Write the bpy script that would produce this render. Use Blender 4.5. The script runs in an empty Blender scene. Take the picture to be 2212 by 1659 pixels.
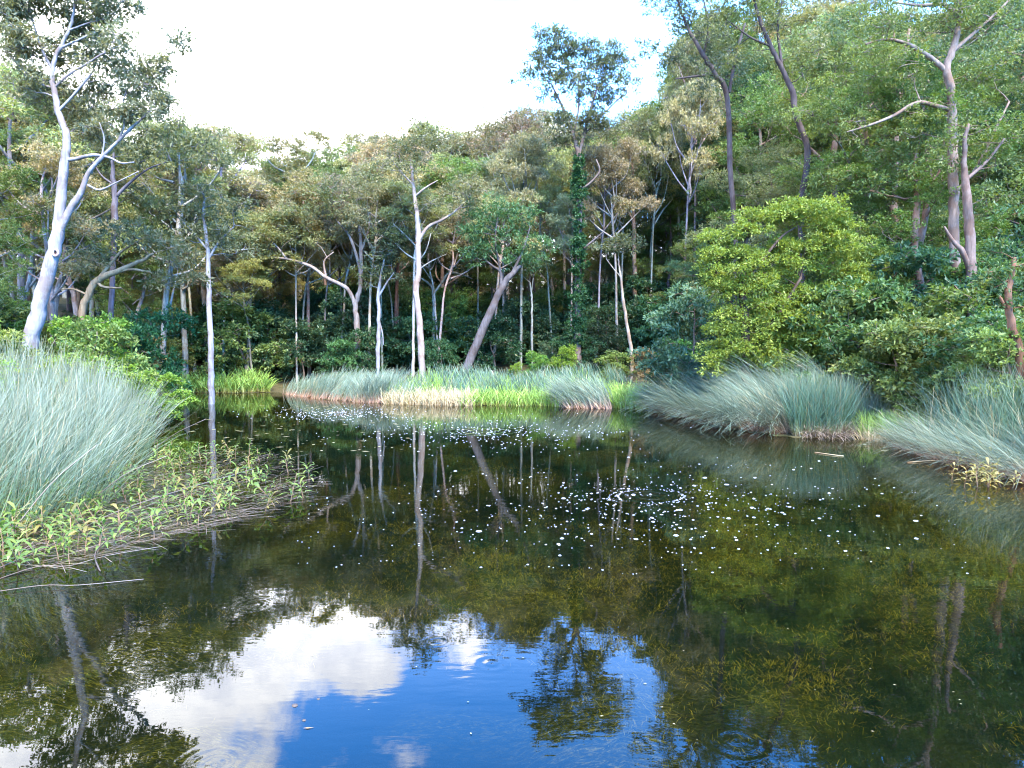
import bpy, math, random
import numpy as np

C = bpy.context.scene.collection
SC = bpy.context.scene
R = math.radians

# ------------------------------------------------------------------ camera
CAM_H = 2.4
PITCH = R(2.934)
FPX = 1522.0                      # focal length for a 2212 px wide picture
cam_d = bpy.data.cameras.new("camera")
cam = bpy.data.objects.new("camera", cam_d)
C.objects.link(cam)
cam.location = (0, 0, CAM_H)
cam.rotation_euler = (R(90) - PITCH, 0, 0)
cam_d.sensor_fit = 'HORIZONTAL'
cam_d.angle = 2 * math.atan(1106.0 / FPX)
cam_d.clip_start = 0.05
cam_d.clip_end = 3000
SC.camera = cam

# ------------------------------------------------------------------ world, sun, exposure
SUN_EL, SUN_AZ = 50.0, 160.0      # azimuth from the view direction (+Y), negative = to the left
SUN_STRENGTH = 2.6
SKY_STRENGTH = 0.12
EXPOSURE = 3.42

world = bpy.data.worlds.new("World")
SC.world = world
world.use_nodes = True
wn, wl = world.node_tree.nodes, world.node_tree.links
wn.clear()


def N(nodes, kind, **kw):
    n = nodes.new(kind)
    for k, v in kw.items():
        if k.startswith('i_'):
            n.inputs[k[2:].replace('_', ' ')].default_value = v
        else:
            setattr(n, k, v)
    return n


def M(nodes, links, op, a, b=None, c=None, clamp=False):
    n = nodes.new('ShaderNodeMath')
    n.operation = op
    n.use_clamp = clamp
    for i, v in enumerate((a, b, c)):
        if v is None:
            continue
        if isinstance(v, (int, float)):
            n.inputs[i].default_value = v
        else:
            links.new(v, n.inputs[i])
    return n.outputs[0]


def VM(nodes, links, op, a, b=None, out=0):
    n = nodes.new('ShaderNodeVectorMath')
    n.operation = op
    for i, v in enumerate((a, b)):
        if v is None:
            continue
        if isinstance(v, (tuple, list)):
            n.inputs[i].default_value = v
        else:
            links.new(v, n.inputs[i])
    return n.outputs[out]


def MIX(nodes, links, fac, a, b, blend='MIX'):
    n = nodes.new('ShaderNodeMix')
    n.data_type = 'RGBA'
    n.blend_type = blend
    n.clamp_factor = True
    for sock, v in ((n.inputs[0], fac), (n.inputs[6], a), (n.inputs[7], b)):
        if isinstance(v, (int, float)):
            sock.default_value = v
        elif isinstance(v, (tuple, list)):
            sock.default_value = tuple(v) if len(v) == 4 else tuple(v) + (1,)
        else:
            links.new(v, sock)
    return n.outputs[2]


def RAMP(nodes, links, fac, stops, interp='LINEAR'):
    n = nodes.new('ShaderNodeValToRGB')
    n.color_ramp.interpolation = interp
    el = n.color_ramp.elements
    while len(el) < len(stops):
        el.new(0.5)
    for e, (p, c) in zip(el, stops):
        e.position = p
        e.color = tuple(c) if len(c) == 4 else tuple(c) + (1,)
    links.new(fac, n.inputs[0])
    return n.outputs[0]


def MAPR(nodes, links, v, a, b, c=0.0, d=1.0, smooth=True):
    n = nodes.new('ShaderNodeMapRange')
    n.interpolation_type = 'SMOOTHSTEP' if smooth else 'LINEAR'
    links.new(v, n.inputs[0])
    for i, x in enumerate((a, b, c, d)):
        n.inputs[i + 1].default_value = x
    return n.outputs[0]


def azel(az, el):
    az, el = R(az), R(el)
    return np.array([math.sin(az) * math.cos(el), math.cos(az) * math.cos(el), math.sin(el)])


sky = wn.new('ShaderNodeTexSky')
sky.sky_type = 'NISHITA'
sky.sun_disc = False
sky.sun_elevation = R(SUN_EL)
sky.sun_rotation = R(SUN_AZ)
sky.air_density = 1.0
sky.dust_density = 0.3
sky.ozone_density = 3.0
tc = wn.new('ShaderNodeTexCoord')
d_ = tc.outputs['Generated']
blue = MIX(wn, wl, 1.0, sky.outputs[0], (0.36, 1.24, 2.15), 'MULTIPLY')
# a cloud bank that fills the half of the sky low in front and to the left
n_bank = np.cross(azel(-7.7, 23.8), azel(-21, 31.0))
n_bank /= np.linalg.norm(n_bank)
if n_bank[2] < 0:
    n_bank = -n_bank
side = VM(wn, wl, 'DOT_PRODUCT', d_, tuple(n_bank), 1)
stretch = VM(wn, wl, 'MULTIPLY', d_, (1, 1, 1.5))
noi = N(wn, 'ShaderNodeTexNoise', i_Scale=5.0, i_Detail=9.0, i_Roughness=0.56, i_Distortion=0.3)
wl.new(stretch, noi.inputs['Vector'])
noi2 = N(wn, 'ShaderNodeTexNoise', i_Scale=13.0, i_Detail=8.0, i_Roughness=0.6)
wl.new(stretch, noi2.inputs['Vector'])
nn = M(wn, wl, 'SUBTRACT', noi.outputs[0], 0.5)
edge = M(wn, wl, 'SUBTRACT', M(wn, wl, 'MULTIPLY', nn, 0.34), side)
bank = MAPR(wn, wl, edge, -0.012, 0.03)
wisps = MAPR(wn, wl, M(wn, wl, 'ADD', nn, M(wn, wl, 'MULTIPLY', M(wn, wl, 'SUBTRACT', noi2.outputs[0], 0.5), 0.7)), 0.14, 0.36, 0, 0.55)
sz_ = wn.new('ShaderNodeSeparateXYZ')
wl.new(d_, sz_.inputs[0])
veil = MAPR(wn, wl, sz_.outputs[2], 0.36, 0.50, 0.125, 0.0)      # thin white haze that thins out upwards
cl = M(wn, wl, 'MAXIMUM', M(wn, wl, 'MAXIMUM', bank, wisps), veil)
cshade = MAPR(wn, wl, noi2.outputs[0], 0.3, 0.7)
ccol = MIX(wn, wl, cshade, (5.6, 5.9, 7.0), (8.9, 8.9, 9.1))
col = MIX(wn, wl, cl, blue, ccol)
bg = wn.new('ShaderNodeBackground')
bg.inputs['Strength'].default_value = SKY_STRENGTH
wl.new(col, bg.inputs['Color'])
wo = wn.new('ShaderNodeOutputWorld')
wl.new(bg.outputs[0], wo.inputs[0])

sun_d = bpy.data.lights.new("sun", 'SUN')
sun_d.energy = SUN_STRENGTH
sun_d.angle = R(22)
sun_d.color = (1.0, 0.91, 0.73)
sun = bpy.data.objects.new("sun", sun_d)
C.objects.link(sun)
sv = azel(SUN_AZ, SUN_EL)
import mathutils
sun.rotation_euler = mathutils.Vector(-sv).to_track_quat('-Z', 'Y').to_euler()
sun.location = tuple(sv * 60)

SC.render.engine = 'CYCLES'
SC.view_settings.view_transform = 'Standard'
SC.view_settings.look = 'None'
SC.view_settings.exposure = EXPOSURE
SC.view_settings.gamma = 1.0
SC.view_settings.use_curve_mapping = False
cy = SC.cycles
cy.max_bounces = 7
cy.diffuse_bounces = 3
cy.glossy_bounces = 3
cy.transmission_bounces = 4
cy.transparent_max_bounces = 8
cy.caustics_reflective = False
cy.caustics_refractive = False
cy.sample_clamp_direct = 0.0
cy.sample_clamp_indirect = 2.0 / 2 ** EXPOSURE
cy.use_denoising = True
cy.denoiser = 'OPENIMAGEDENOISE'
cy.filter_width = 1.1
SC.render.film_transparent = False

# ------------------------------------------------------------------ helpers
_cp, _sp = math.cos(PITCH), math.sin(PITCH)


def at(x, y, d):
    """point of the place seen in direction (x, y) of a 2212x1659 picture, d metres ahead"""
    u, v = (x - 1106.0) / FPX, (829.5 - y) / FPX
    dy = _cp + v * _sp
    dz = -_sp + v * _cp
    s = d / dy
    return np.array([u * s, d, CAM_H + dz * s])


def rng_(seed):
    return np.random.default_rng(seed)


def unit(a):
    return a / np.maximum(np.linalg.norm(a, axis=-1, keepdims=True), 1e-9)


def mesh(name, verts, faces_list, mat, tint=None, smooth=False, tint2=None):
    """faces_list: arrays (n,3) or (n,4) of vertex indices; tint: float per vertex"""
    me = bpy.data.meshes.new(name)
    verts = np.asarray(verts, np.float32)
    me.vertices.add(len(verts))
    me.vertices.foreach_set('co', verts.ravel())
    flat, starts, off = [], [], 0
    for f in faces_list:
        f = np.asarray(f, np.int32)
        if len(f) == 0:
            continue
        k = f.shape[1]
        flat.append(f.ravel())
        starts.append(off + np.arange(len(f)) * k)
        off += f.size
    flat = np.concatenate(flat)
    starts = np.concatenate(starts)
    me.loops.add(len(flat))
    me.loops.foreach_set('vertex_index', flat)
    me.polygons.add(len(starts))
    me.polygons.foreach_set('loop_start', starts.astype(np.int32))
    if tint is not None:
        a = me.attributes.new('tint', 'FLOAT', 'POINT')
        a.data.foreach_set('value', np.asarray(tint, np.float32))
    if tint2 is not None:
        a = me.attributes.new('along', 'FLOAT', 'POINT')
        a.data.foreach_set('value', np.asarray(tint2, np.float32))
    me.update(calc_edges=True)
    me.polygons.foreach_set('use_smooth', np.full(len(starts), smooth))
    if mat:
        me.materials.append(mat)
    return me


def link(name, data, parent=None, loc=None):
    o = bpy.data.objects.new(name, data)
    C.objects.link(o)
    if parent:
        o.parent = parent
    if loc is not None:
        o.location = tuple(loc)
    return o


def tag(o, label, cat, group=None, kind=None):
    if label:
        o['label'] = label
    if cat:
        o['category'] = cat
    if group:
        o['group'] = group
    if kind:
        o['kind'] = kind
    return o


class Geo:
    def __init__(self):
        self.v, self.q, self.t, self.n, self.tint, self.tint2 = [], [], [], 0, [], []

    def add(self, v, q=None, t=None, tint=None, tint2=None):
        v = np.asarray(v)
        self.v.append(v)
        if q is not None and len(q):
            self.q.append(np.asarray(q) + self.n)
        if t is not None and len(t):
            self.t.append(np.asarray(t) + self.n)
        self.tint.append(np.full(len(v), 0.5) if tint is None else np.asarray(tint))
        self.tint2.append(np.full(len(v), 0.0) if tint2 is None else np.asarray(tint2))
        self.n += len(v)

    def mesh(self, name, mat, smooth=False):
        fl = []
        if self.q:
            fl.append(np.concatenate(self.q))
        if self.t:
            fl.append(np.concatenate(self.t))
        return mesh(name, np.concatenate(self.v), fl, mat, np.concatenate(self.tint), smooth, np.concatenate(self.tint2))


def tube(g, pts, rad, sides=6, tint=0.5, rough=None):
    pts = np.asarray(pts, float)
    rad = np.asarray(rad, float)
    n = len(pts)
    t = np.gradient(pts, axis=0)
    t = unit(t)
    ref = np.array([0.31, 0.95, 0.05]) if abs(t[0][1]) < 0.8 else np.array([1.0, 0.1, 0.1])
    a = unit(np.cross(t, ref))
    b = np.cross(t, a)
    ang = np.arange(sides) * 2 * math.pi / sides
    rr = rad[:, None] * np.ones(sides)
    if rough is not None:
        rr = rr * (1 + rough.normal(0, 0.06, rr.shape))
    ring = pts[:, None, :] + rr[..., None] * (np.cos(ang)[None, :, None] * a[:, None, :] + np.sin(ang)[None, :, None] * b[:, None, :])
    v = ring.reshape(-1, 3)
    i = np.arange(n - 1)[:, None] * sides
    j = np.arange(sides)[None, :]
    j2 = (j + 1) % sides
    q = np.stack([i + j, i + j2, i + sides + j2, i + sides + j], -1).reshape(-1, 4)
    tip = len(v)
    v = np.concatenate([v, pts[-1:] + t[-1] * rad[-1]])
    tr = np.stack([(n - 1) * sides + np.arange(sides), (n - 1) * sides + (np.arange(sides) + 1) % sides, np.full(sides, tip)], -1)
    g.add(v, q, tr, np.full(len(v), tint), np.concatenate([np.repeat(np.linspace(0, 1, n), sides), [1.0]]))


def smooth_path(pts, n):
    """Catmull-Rom through rows (x, y, z, r), n points per span"""
    p = np.asarray(pts, float)
    p = np.concatenate([[2 * p[0] - p[1]], p, [2 * p[-1] - p[-2]]])
    out = []
    for k in range(1, len(p) - 2):
        p0, p1, p2, p3 = p[k - 1:k + 3]
        for t in np.linspace(0, 1, n, endpoint=False):
            out.append(0.5 * (2 * p1 + (p2 - p0) * t + (2 * p0 - 5 * p1 + 4 * p2 - p3) * t * t + (3 * p1 - p0 - 3 * p2 + p3) * t ** 3))
    out.append(p[-2])
    out = np.array(out)
    out[:, 3] = np.maximum(out[:, 3], 0.004)
    return out


def leaf_batch(g, base, d, nrm, L, W, tint, fold=0.0, droop=0.0):
    """diamond leaves"""
    n = len(base)
    s = unit(np.cross(d, nrm))
    nn = np.cross(s, d)
    L = np.broadcast_to(L, n)[:, None]
    W = np.broadcast_to(W, n)[:, None]
    mid = base + d * L * 0.42
    v = np.stack([base, mid + s * W * 0.5 + nn * W * fold, base + d * L - np.array([0, 0, 1.0]) * L * droop, mid - s * W * 0.5 + nn * W * fold], 1).reshape(-1, 3)
    q = np.arange(n * 4).reshape(n, 4)
    g.add(v, q, None, np.repeat(tint, 4))


def clump_leaves(g, rng, cen, rad, tufts, per, L, W, flat=0.6, droop=0.35, spread=0.8, upbias=0.35, ctint=None, tuft_r=0.16, shell=0.45):
    """leafy clumps made of tufts (twig ends) that each carry a spray of leaves; returns the tuft points"""
    nc = len(cen)
    cen = np.repeat(cen, tufts, 0)
    r = np.repeat(rad, tufts)[:, None]
    u = unit(rng.normal(0, 1, (nc * tufts, 3)) + np.array([0, 0, upbias]))
    k = shell + (1 - shell) * rng.random((nc * tufts, 1)) ** 0.6
    tp = cen + u * r * k * np.array([1, 1, flat])
    od = unit(u * np.array([1, 1, 0.7]) + np.array([0, 0, 0.45]) + rng.normal(0, 0.25, u.shape))
    tt = np.repeat(np.zeros(nc) if ctint is None else ctint, tufts) + rng.normal(0, 0.13, nc * tufts)
    n = nc * tufts * per
    base = np.repeat(tp, per, 0)
    o = np.repeat(od, per, 0)
    tr = np.repeat(np.broadcast_to(r * tuft_r, (nc * tufts, 1)), per, 0)
    base = base + rng.normal(0, 1, (n, 3)) * tr * np.array([1, 1, 0.6])
    dd = unit(o + rng.normal(0, spread, (n, 3)) - np.array([0, 0, droop]))
    nm = unit(np.array([0, 0, 0.8]) + rng.normal(0, 0.55, (n, 3)))
    nm = np.where(np.abs((nm * dd).sum(-1, keepdims=True)) > 0.97, nm + np.array([0.3, 0.2, 0]), nm)
    ll = L * rng.uniform(0.65, 1.25, n)
    ww = W * rng.uniform(0.7, 1.25, n)
    tint = 0.5 + np.repeat(tt, per) + rng.normal(0, 0.12, n)
    leaf_batch(g, base, dd, nm, ll, ww, np.clip(tint, 0, 1), 0.15, 0.05)
    return tp


# ------------------------------------------------------------------ materials
def newmat(name):
    m = bpy.data.materials.new(name)
    m.use_nodes = True
    m.node_tree.nodes.clear()
    return m, m.node_tree.nodes, m.node_tree.links


def out(n, l, sh, disp=None):
    o = n.new('ShaderNodeOutputMaterial')
    l.new(sh, o.inputs[0])
    return o


def leaf_material(name, gloss=0.42, trans=0.38, spec=0.22):
    m, n, l = newmat(name)
    oi = n.new('ShaderNodeObjectInfo')
    at_ = N(n, 'ShaderNodeAttribute', attribute_name='tint')
    t = at_.outputs['Fac']
    base = oi.outputs['Color']
    dark = MIX(n, l, 1.0, base, (0.62, 0.72, 0.78), 'MULTIPLY')
    light = MIX(n, l, 1.0, base, (1.55, 1.42, 1.2), 'MULTIPLY')
    c = MIX(n, l, MAPR(n, l, t, 0.1, 0.9, smooth=False), dark, light)
    # some leaves reddish or dry
    hi = MAPR(n, l, t, 0.9, 1.0)
    c = MIX(n, l, M(n, l, 'MULTIPLY', hi, 0.35), c, (0.20, 0.14, 0.06))
    p = n.new('ShaderNodeBsdfPrincipled')
    l.new(c, p.inputs['Base Color'])
    p.inputs['Roughness'].default_value = gloss
    p.inputs['Specular IOR Level'].default_value = spec
    tr = n.new('ShaderNodeBsdfTranslucent')
    l.new(MIX(n, l, 1.0, c, (1.5, 1.5, 0.7), 'MULTIPLY'), tr.inputs[0])
    mx = n.new('ShaderNodeMixShader')
    mx.inputs[0].default_value = trans
    l.new(p.outputs[0], mx.inputs[1])
    l.new(tr.outputs[0], mx.inputs[2])
    out(n, l, mx.outputs[0])
    return m


MAT_LEAF = leaf_material('leaf')


def bark_material(name, streak=0.5):
    m, n, l = newmat(name)
    oi = n.new('ShaderNodeObjectInfo')
    tcn = n.new('ShaderNodeTexCoord')
    mp = N(n, 'ShaderNodeMapping')
    mp.inputs['Scale'].default_value = (1, 1, 0.16)
    l.new(tcn.outputs['Object'], mp.inputs[0])
    a = N(n, 'ShaderNodeTexNoise', i_Scale=9.0, i_Detail=6.0, i_Roughness=0.65)
    l.new(mp.outputs[0], a.inputs['Vector'])
    b = N(n, 'ShaderNodeTexNoise', i_Scale=1.6, i_Detail=4.0, i_Roughness=0.6)
    l.new(tcn.outputs['Object'], b.inputs['Vector'])
    base = oi.outputs['Color']
    c = MIX(n, l, MAPR(n, l, a.outputs[0], 0.3, 0.7), MIX(n, l, 1.0, base, (0.55, 0.52, 0.5), 'MULTIPLY'), MIX(n, l, 1.0, base, (1.2, 1.15, 1.1), 'MULTIPLY'))
    c = MIX(n, l, MAPR(n, l, b.outputs[0], 0.48, 0.60, 0, 0.75), c, MIX(n, l, 1.0, base, (0.60, 0.45, 0.36), 'MULTIPLY'))
    pk = N(n, 'ShaderNodeTexNoise', i_Scale=3.2, i_Detail=7.0, i_Roughness=0.7)
    l.new(mp.outputs[0], pk.inputs['Vector'])
    c = MIX(n, l, MAPR(n, l, pk.outputs[0], 0.60, 0.68, 0, 0.7), c, MIX(n, l, 1.0, base, (0.42, 0.40, 0.42), 'MULTIPLY'))
    p = n.new('ShaderNodeBsdfPrincipled')
    l.new(c, p.inputs['Base Color'])
    p.inputs['Roughness'].default_value = 0.85
    p.inputs['Specular IOR Level'].default_value = 0.25
    bp = N(n, 'ShaderNodeBump')
    bp.inputs['Strength'].default_value = 0.5
    bp.inputs['Distance'].default_value = 0.03
    l.new(a.outputs[0], bp.inputs['Height'])
    l.new(bp.outputs[0], p.inputs['Normal'])
    out(n, l, p.outputs[0])
    return m


MAT_BARK = bark_material('bark')


def reed_material(name, stops, gloss=0.42, spec=0.35):
    """colour along a stem from base (0) to tip (1), varied per stem"""
    m, n, l = newmat(name)
    a = N(n, 'ShaderNodeAttribute', attribute_name='along')
    t = N(n, 'ShaderNodeAttribute', attribute_name='tint')
    c = RAMP(n, l, a.outputs['Fac'], stops)
    k = MAPR(n, l, t.outputs['Fac'], 0, 1, 0.5, 1.5, smooth=False)
    v = n.new('ShaderNodeCombineColor')
    for i in range(3):
        l.new(k, v.inputs[i])
    c = MIX(n, l, 1.0, c, v.outputs[0], 'MULTIPLY')
    c = MIX(n, l, MAPR(n, l, t.outputs['Fac'], 0.80, 0.86, 0, 0.75), c, (0.24, 0.18, 0.09))
    c = MIX(n, l, MAPR(n, l, t.outputs['Fac'], 0.30, 0.2, 0, 0.6), c, MIX(n, l, 1.0, c, (0.95, 1.05, 0.45), 'MULTIPLY'))
    p = n.new('ShaderNodeBsdfPrincipled')
    l.new(c, p.inputs['Base Color'])
    p.inputs['Roughness'].default_value = gloss
    p.inputs['Specular IOR Level'].default_value = spec
    tr = n.new('ShaderNodeBsdfTranslucent')
    l.new(c, tr.inputs[0])
    mx = n.new('ShaderNodeMixShader')
    mx.inputs[0].default_value = 0.25
    l.new(p.outputs[0], mx.inputs[1])
    l.new(tr.outputs[0], mx.inputs[2])
    out(n, l, mx.outputs[0])
    return m


MAT_REED = reed_material('reed', [(0.0, (0.16, 0.11, 0.06)), (0.12, (0.14, 0.15, 0.07)), (0.32, (0.045, 0.088, 0.052)), (0.8, (0.060, 0.115, 0.075)), (1.0, (0.10, 0.125, 0.075))])
MAT_REED_PALE = reed_material('reed_pale', [(0.0, (0.24, 0.20, 0.10)), (0.15, (0.10, 0.14, 0.06)), (0.4, (0.066, 0.100, 0.054)), (0.85, (0.112, 0.135, 0.092)), (1.0, (0.135, 0.14, 0.08))])
MAT_REED_SWEPT = reed_material('reed_swept', [(0.0, (0.13, 0.06, 0.035)), (0.10, (0.30, 0.17, 0.11)), (0.25, (0.19, 0.145, 0.10)), (0.42, (0.105, 0.135, 0.09)), (0.8, (0.12, 0.165, 0.115)), (1.0, (0.15, 0.18, 0.125))])
MAT_STRAW = reed_material('straw', [(0.0, (0.22, 0.14, 0.07)), (0.5, (0.38, 0.29, 0.16)), (1.0, (0.42, 0.36, 0.20))], 0.6, 0.3)
MAT_GRASS = reed_material('green_grass', [(0.0, (0.16, 0.14, 0.03)), (0.35, (0.13, 0.20, 0.03)), (1.0, (0.22, 0.34, 0.06))], 0.5, 0.35)
MAT_DEAD = reed_material('dead_stem', [(0.0, (0.09, 0.055, 0.035)), (0.5, (0.17, 0.12, 0.085)), (1.0, (0.25, 0.20, 0.165))], 0.5, 0.4)
MAT_WEED = reed_material('weed', [(0.0, (0.08, 0.06, 0.012)), (0.5, (0.44, 0.25, 0.036)), (1.0, (0.66, 0.38, 0.055))], 0.8, 0.05)


def plain(name, col, rough=0.6, spec=0.3, noise=None):
    m, n, l = newmat(name)
    p = n.new('ShaderNodeBsdfPrincipled')
    p.inputs['Roughness'].default_value = rough
    p.inputs['Specular IOR Level'].default_value = spec
    if noise:
        tcn = n.new('ShaderNodeTexCoord')
        a = N(n, 'ShaderNodeTexNoise', i_Scale=noise[0], i_Detail=5.0)
        l.new(tcn.outputs['Object'], a.inputs['Vector'])
        l.new(MIX(n, l, MAPR(n, l, a.outputs[0], 0.3, 0.7), col, noise[1]), p.inputs['Base Color'])
    else:
        p.inputs['Base Color'].default_value = tuple(col) + (1,)
    out(n, l, p.outputs[0])
    return m


MAT_FOAM = plain('foam', (0.42, 0.43, 0.45), 0.35, 0.5, (9.0, (0.16, 0.17, 0.18)))
MAT_TWIG = plain('twig', (0.035, 0.028, 0.022), 0.8, 0.2, (12.0, (0.07, 0.05, 0.04)))
MAT_HOLLOW = plain('hollow', (0.03, 0.018, 0.015), 0.9, 0.1, (14.0, (0.07, 0.04, 0.03)))

# ground
MAT_GROUND, n, l = newmat('forest_floor')
tcn = n.new('ShaderNodeTexCoord')
a = N(n, 'ShaderNodeTexNoise', i_Scale=0.9, i_Detail=8.0, i_Roughness=0.7)
b = N(n, 'ShaderNodeTexNoise', i_Scale=14.0, i_Detail=5.0, i_Roughness=0.7)
geo = n.new('ShaderNodeNewGeometry')
l.new(geo.outputs['Position'], a.inputs['Vector'])
l.new(geo.outputs['Position'], b.inputs['Vector'])
c1 = MIX(n, l, MAPR(n, l, a.outputs[0], 0.35, 0.65), (0.022, 0.026, 0.010), (0.05, 0.042, 0.022))
c1 = MIX(n, l, MAPR(n, l, b.outputs[0], 0.45, 0.7, 0, 0.6), c1, (0.09, 0.065, 0.036))
sx = n.new('ShaderNodeSeparateXYZ')
l.new(geo.outputs['Position'], sx.inputs[0])
wmp = N(n, 'ShaderNodeMapping')
wmp.inputs['Scale'].default_value = (9, 34, 9)
wmp.inputs['Rotation'].default_value = (0, 0, .25)
wno = N(n, 'ShaderNodeTexNoise', i_Scale=1.0, i_Detail=7.0, i_Roughness=0.75, i_Distortion=1.6)
l.new(geo.outputs['Position'], wmp.inputs[0])
l.new(wmp.outputs[0], wno.inputs['Vector'])
mud = MIX(n, l, MAPR(n, l, a.outputs[0], 0.4, 0.6), (0.004, 0.008, 0.006), (0.010, 0.011, 0.005))
matted = RAMP(n, l, wno.outputs[0], [(0.36, (0.003, 0.005, 0.003)), (0.52, (0.034, 0.026, 0.006)), (0.66, (0.26, 0.155, 0.025))])
mud = MIX(n, l, MAPR(n, l, sx.outputs[2], -0.78, -0.50), mud, matted)
c1 = MIX(n, l, MAPR(n, l, sx.outputs[2], -0.12, 0.03), mud, c1)
p = n.new('ShaderNodeBsdfPrincipled')
p.inputs['Roughness'].default_value = 0.95
p.inputs['Specular IOR Level'].default_value = 0.1
l.new(c1, p.inputs['Base Color'])
bp = N(n, 'ShaderNodeBump')
bp.inputs['Strength'].default_value = 0.6
bp.inputs['Distance'].default_value = 0.06
l.new(b.outputs[0], bp.inputs['Height'])
l.new(bp.outputs[0], p.inputs['Normal'])
out(n, l, p.outputs[0])

# ------------------------------------------------------------------ pond outline and terrain
POND = np.array([(-5.5, 1.2), (-6.6, 4.0), (-6.9, 7.5), (-7.2, 9.6), (-7.4, 11.2), (-8.0, 13.5), (-8.6, 15.6), (-10.2, 19.5), (-12.4, 24.5),
                 (-15.0, 29.0), (-18.5, 33.0), (-20.0, 36.5), (-17.5, 37.8), (-14.8, 37.2), (-12.8, 38.0), (-11.2, 36.0), (-9.3, 33.2), (-7.1, 31.2),
                 (-4.0, 29.8), (-1.5, 29.2), (0.9, 29.6), (3.3, 27.6), (4.2, 28.8), (5.0, 27.4), (5.7, 23.5), (6.3, 20.6), (7.3, 18.8), (8.7, 18.5),
                 (9.5, 18.6), (9.6, 16.8), (9.0, 14.2), (9.0, 11.8), (9.6, 8.0), (9.2, 4.0), (8.6, 1.2), (3.0, 0.6)])


def sdf(x, y):
    """signed distance to the pond's outline, positive on land"""
    x, y = np.atleast_1d(np.asarray(x, float)), np.atleast_1d(np.asarray(y, float))
    best = np.full(x.shape, 1e9)
    inside = np.zeros(x.shape, bool)
    P = POND
    for k in range(len(P)):
        ax, ay = P[k]
        bx, by = P[(k + 1) % len(P)]
        ex, ey = bx - ax, by - ay
        t = np.clip(((x - ax) * ex + (y - ay) * ey) / (ex * ex + ey * ey), 0, 1)
        best = np.minimum(best, np.hypot(x - ax - t * ex, y - ay - t * ey))
        hit = ((ay > y) != (by > y)) & (x < ex * (y - ay) / (ey if abs(ey) > 1e-9 else 1e-9) + ax)
        inside ^= hit
    return np.where(inside, -best, best)


def sstep(a, b, x):
    t = np.clip((x - a) / (b - a), 0, 1)
    return t * t * (3 - 2 * t)


def ground(x, y):
    x, y = np.atleast_1d(np.asarray(x, float)), np.atleast_1d(np.asarray(y, float))
    s = sdf(x, y)
    wob = 0.12 * np.sin(x * 0.9 + 1.3) * np.sin(y * 0.7) + 0.07 * np.sin(x * 2.3 + y * 1.7)
    hum = np.sin(x * 1.1 + 2 * np.sin(y * .5)) * np.sin(y * 1.3 + 1.2 * np.sin(x * .7)) + .6 * np.sin(x * 2.9 + y * 1.7) * np.sin(y * 2.3 - x)
    bed = -np.minimum(0.72, 0.06 + 0.30 * np.abs(s)) + 0.10 * wob + .20 * np.clip(hum, -1, 1.4) * sstep(.6, 2.0, -s)
    left = sstep(-7, -16, x)
    right = sstep(8, 15, x)
    slope = 0.115 * (1 - np.maximum(left, right)) + 0.17 * left + 0.20 * right
    slope = np.where(y < 2, 0.05, slope)
    dist = np.maximum(s - 1.0, 0)
    hill = slope * dist
    hill = np.where(hill > 12, 12 + 18 * (1 - np.exp(-(hill - 12) / 18)), hill)
    land = 0.02 + 0.20 * sstep(.2, 2.2, s) + hill + wob * sstep(0.5, 3, s)
    return np.where(s > 0, land, bed)


def axis(c0, c1, step, far):
    core = np.arange(c0, c1 + 1e-6, step)
    grow = [step]
    while sum(grow) < far:
        grow.append(grow[-1] * 1.22)
    g = np.cumsum(grow)
    return np.concatenate([c0 - g[::-1], core, c1 + g])


gx, gy = axis(-30, 30, 0.4, 700), axis(-2, 60, 0.4, 700)
GX, GY = np.meshgrid(gx, gy)
GZ = ground(GX.ravel(), GY.ravel())
nx, ny = len(gx), len(gy)
ii = (np.arange(ny - 1)[:, None] * nx + np.arange(nx - 1)[None, :]).ravel()
gq = np.stack([ii, ii + 1, ii + nx + 1, ii + nx], -1)
g_me = mesh('ground', np.stack([GX.ravel(), GY.ravel(), GZ], -1), [gq], MAT_GROUND, smooth=True)
tag(link('ground', g_me), 'brown forest floor sloping up round the pond', 'ground', kind='structure')

# water sheet
MAT_WATER, n, l = newmat('pond_water')
geo = n.new('ShaderNodeNewGeometry')
pos = geo.outputs['Position']
h = None


def addh(h, x):
    return x if h is None else M(n, l, 'ADD', h, x)


mp = N(n, 'ShaderNodeMapping')
mp.inputs['Scale'].default_value = (0.55, 1.5, 1)
l.new(pos, mp.inputs[0])
w1 = N(n, 'ShaderNodeTexNoise', i_Scale=2.2, i_Detail=3.0, i_Roughness=0.55)
l.new(mp.outputs[0], w1.inputs['Vector'])
w2 = N(n, 'ShaderNodeTexNoise', i_Scale=0.35, i_Detail=2.0)
l.new(pos, w2.inputs['Vector'])
amp = MAPR(n, l, w2.outputs[0], 0.35, 0.65, 0.25, 1.0)
h = M(n, l, 'MULTIPLY', M(n, l, 'MULTIPLY', w1.outputs[0], amp), 0.0017)
w3 = N(n, 'ShaderNodeTexNoise', i_Scale=9.0, i_Detail=2.0)
l.new(mp.outputs[0], w3.inputs['Vector'])
h = addh(h, M(n, l, 'MULTIPLY', M(n, l, 'MULTIPLY', w3.outputs[0], amp), 0.0005))


def shore(x, y):
    """point of the water surface seen at (x, y)"""
    v = (829.5 - y) / FPX
    dz, dy = -_sp + v * _cp, _cp + v * _sp
    s = -CAM_H / dz
    return np.array([(x - 1106.0) / FPX * s, dy * s, 0.0])


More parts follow.
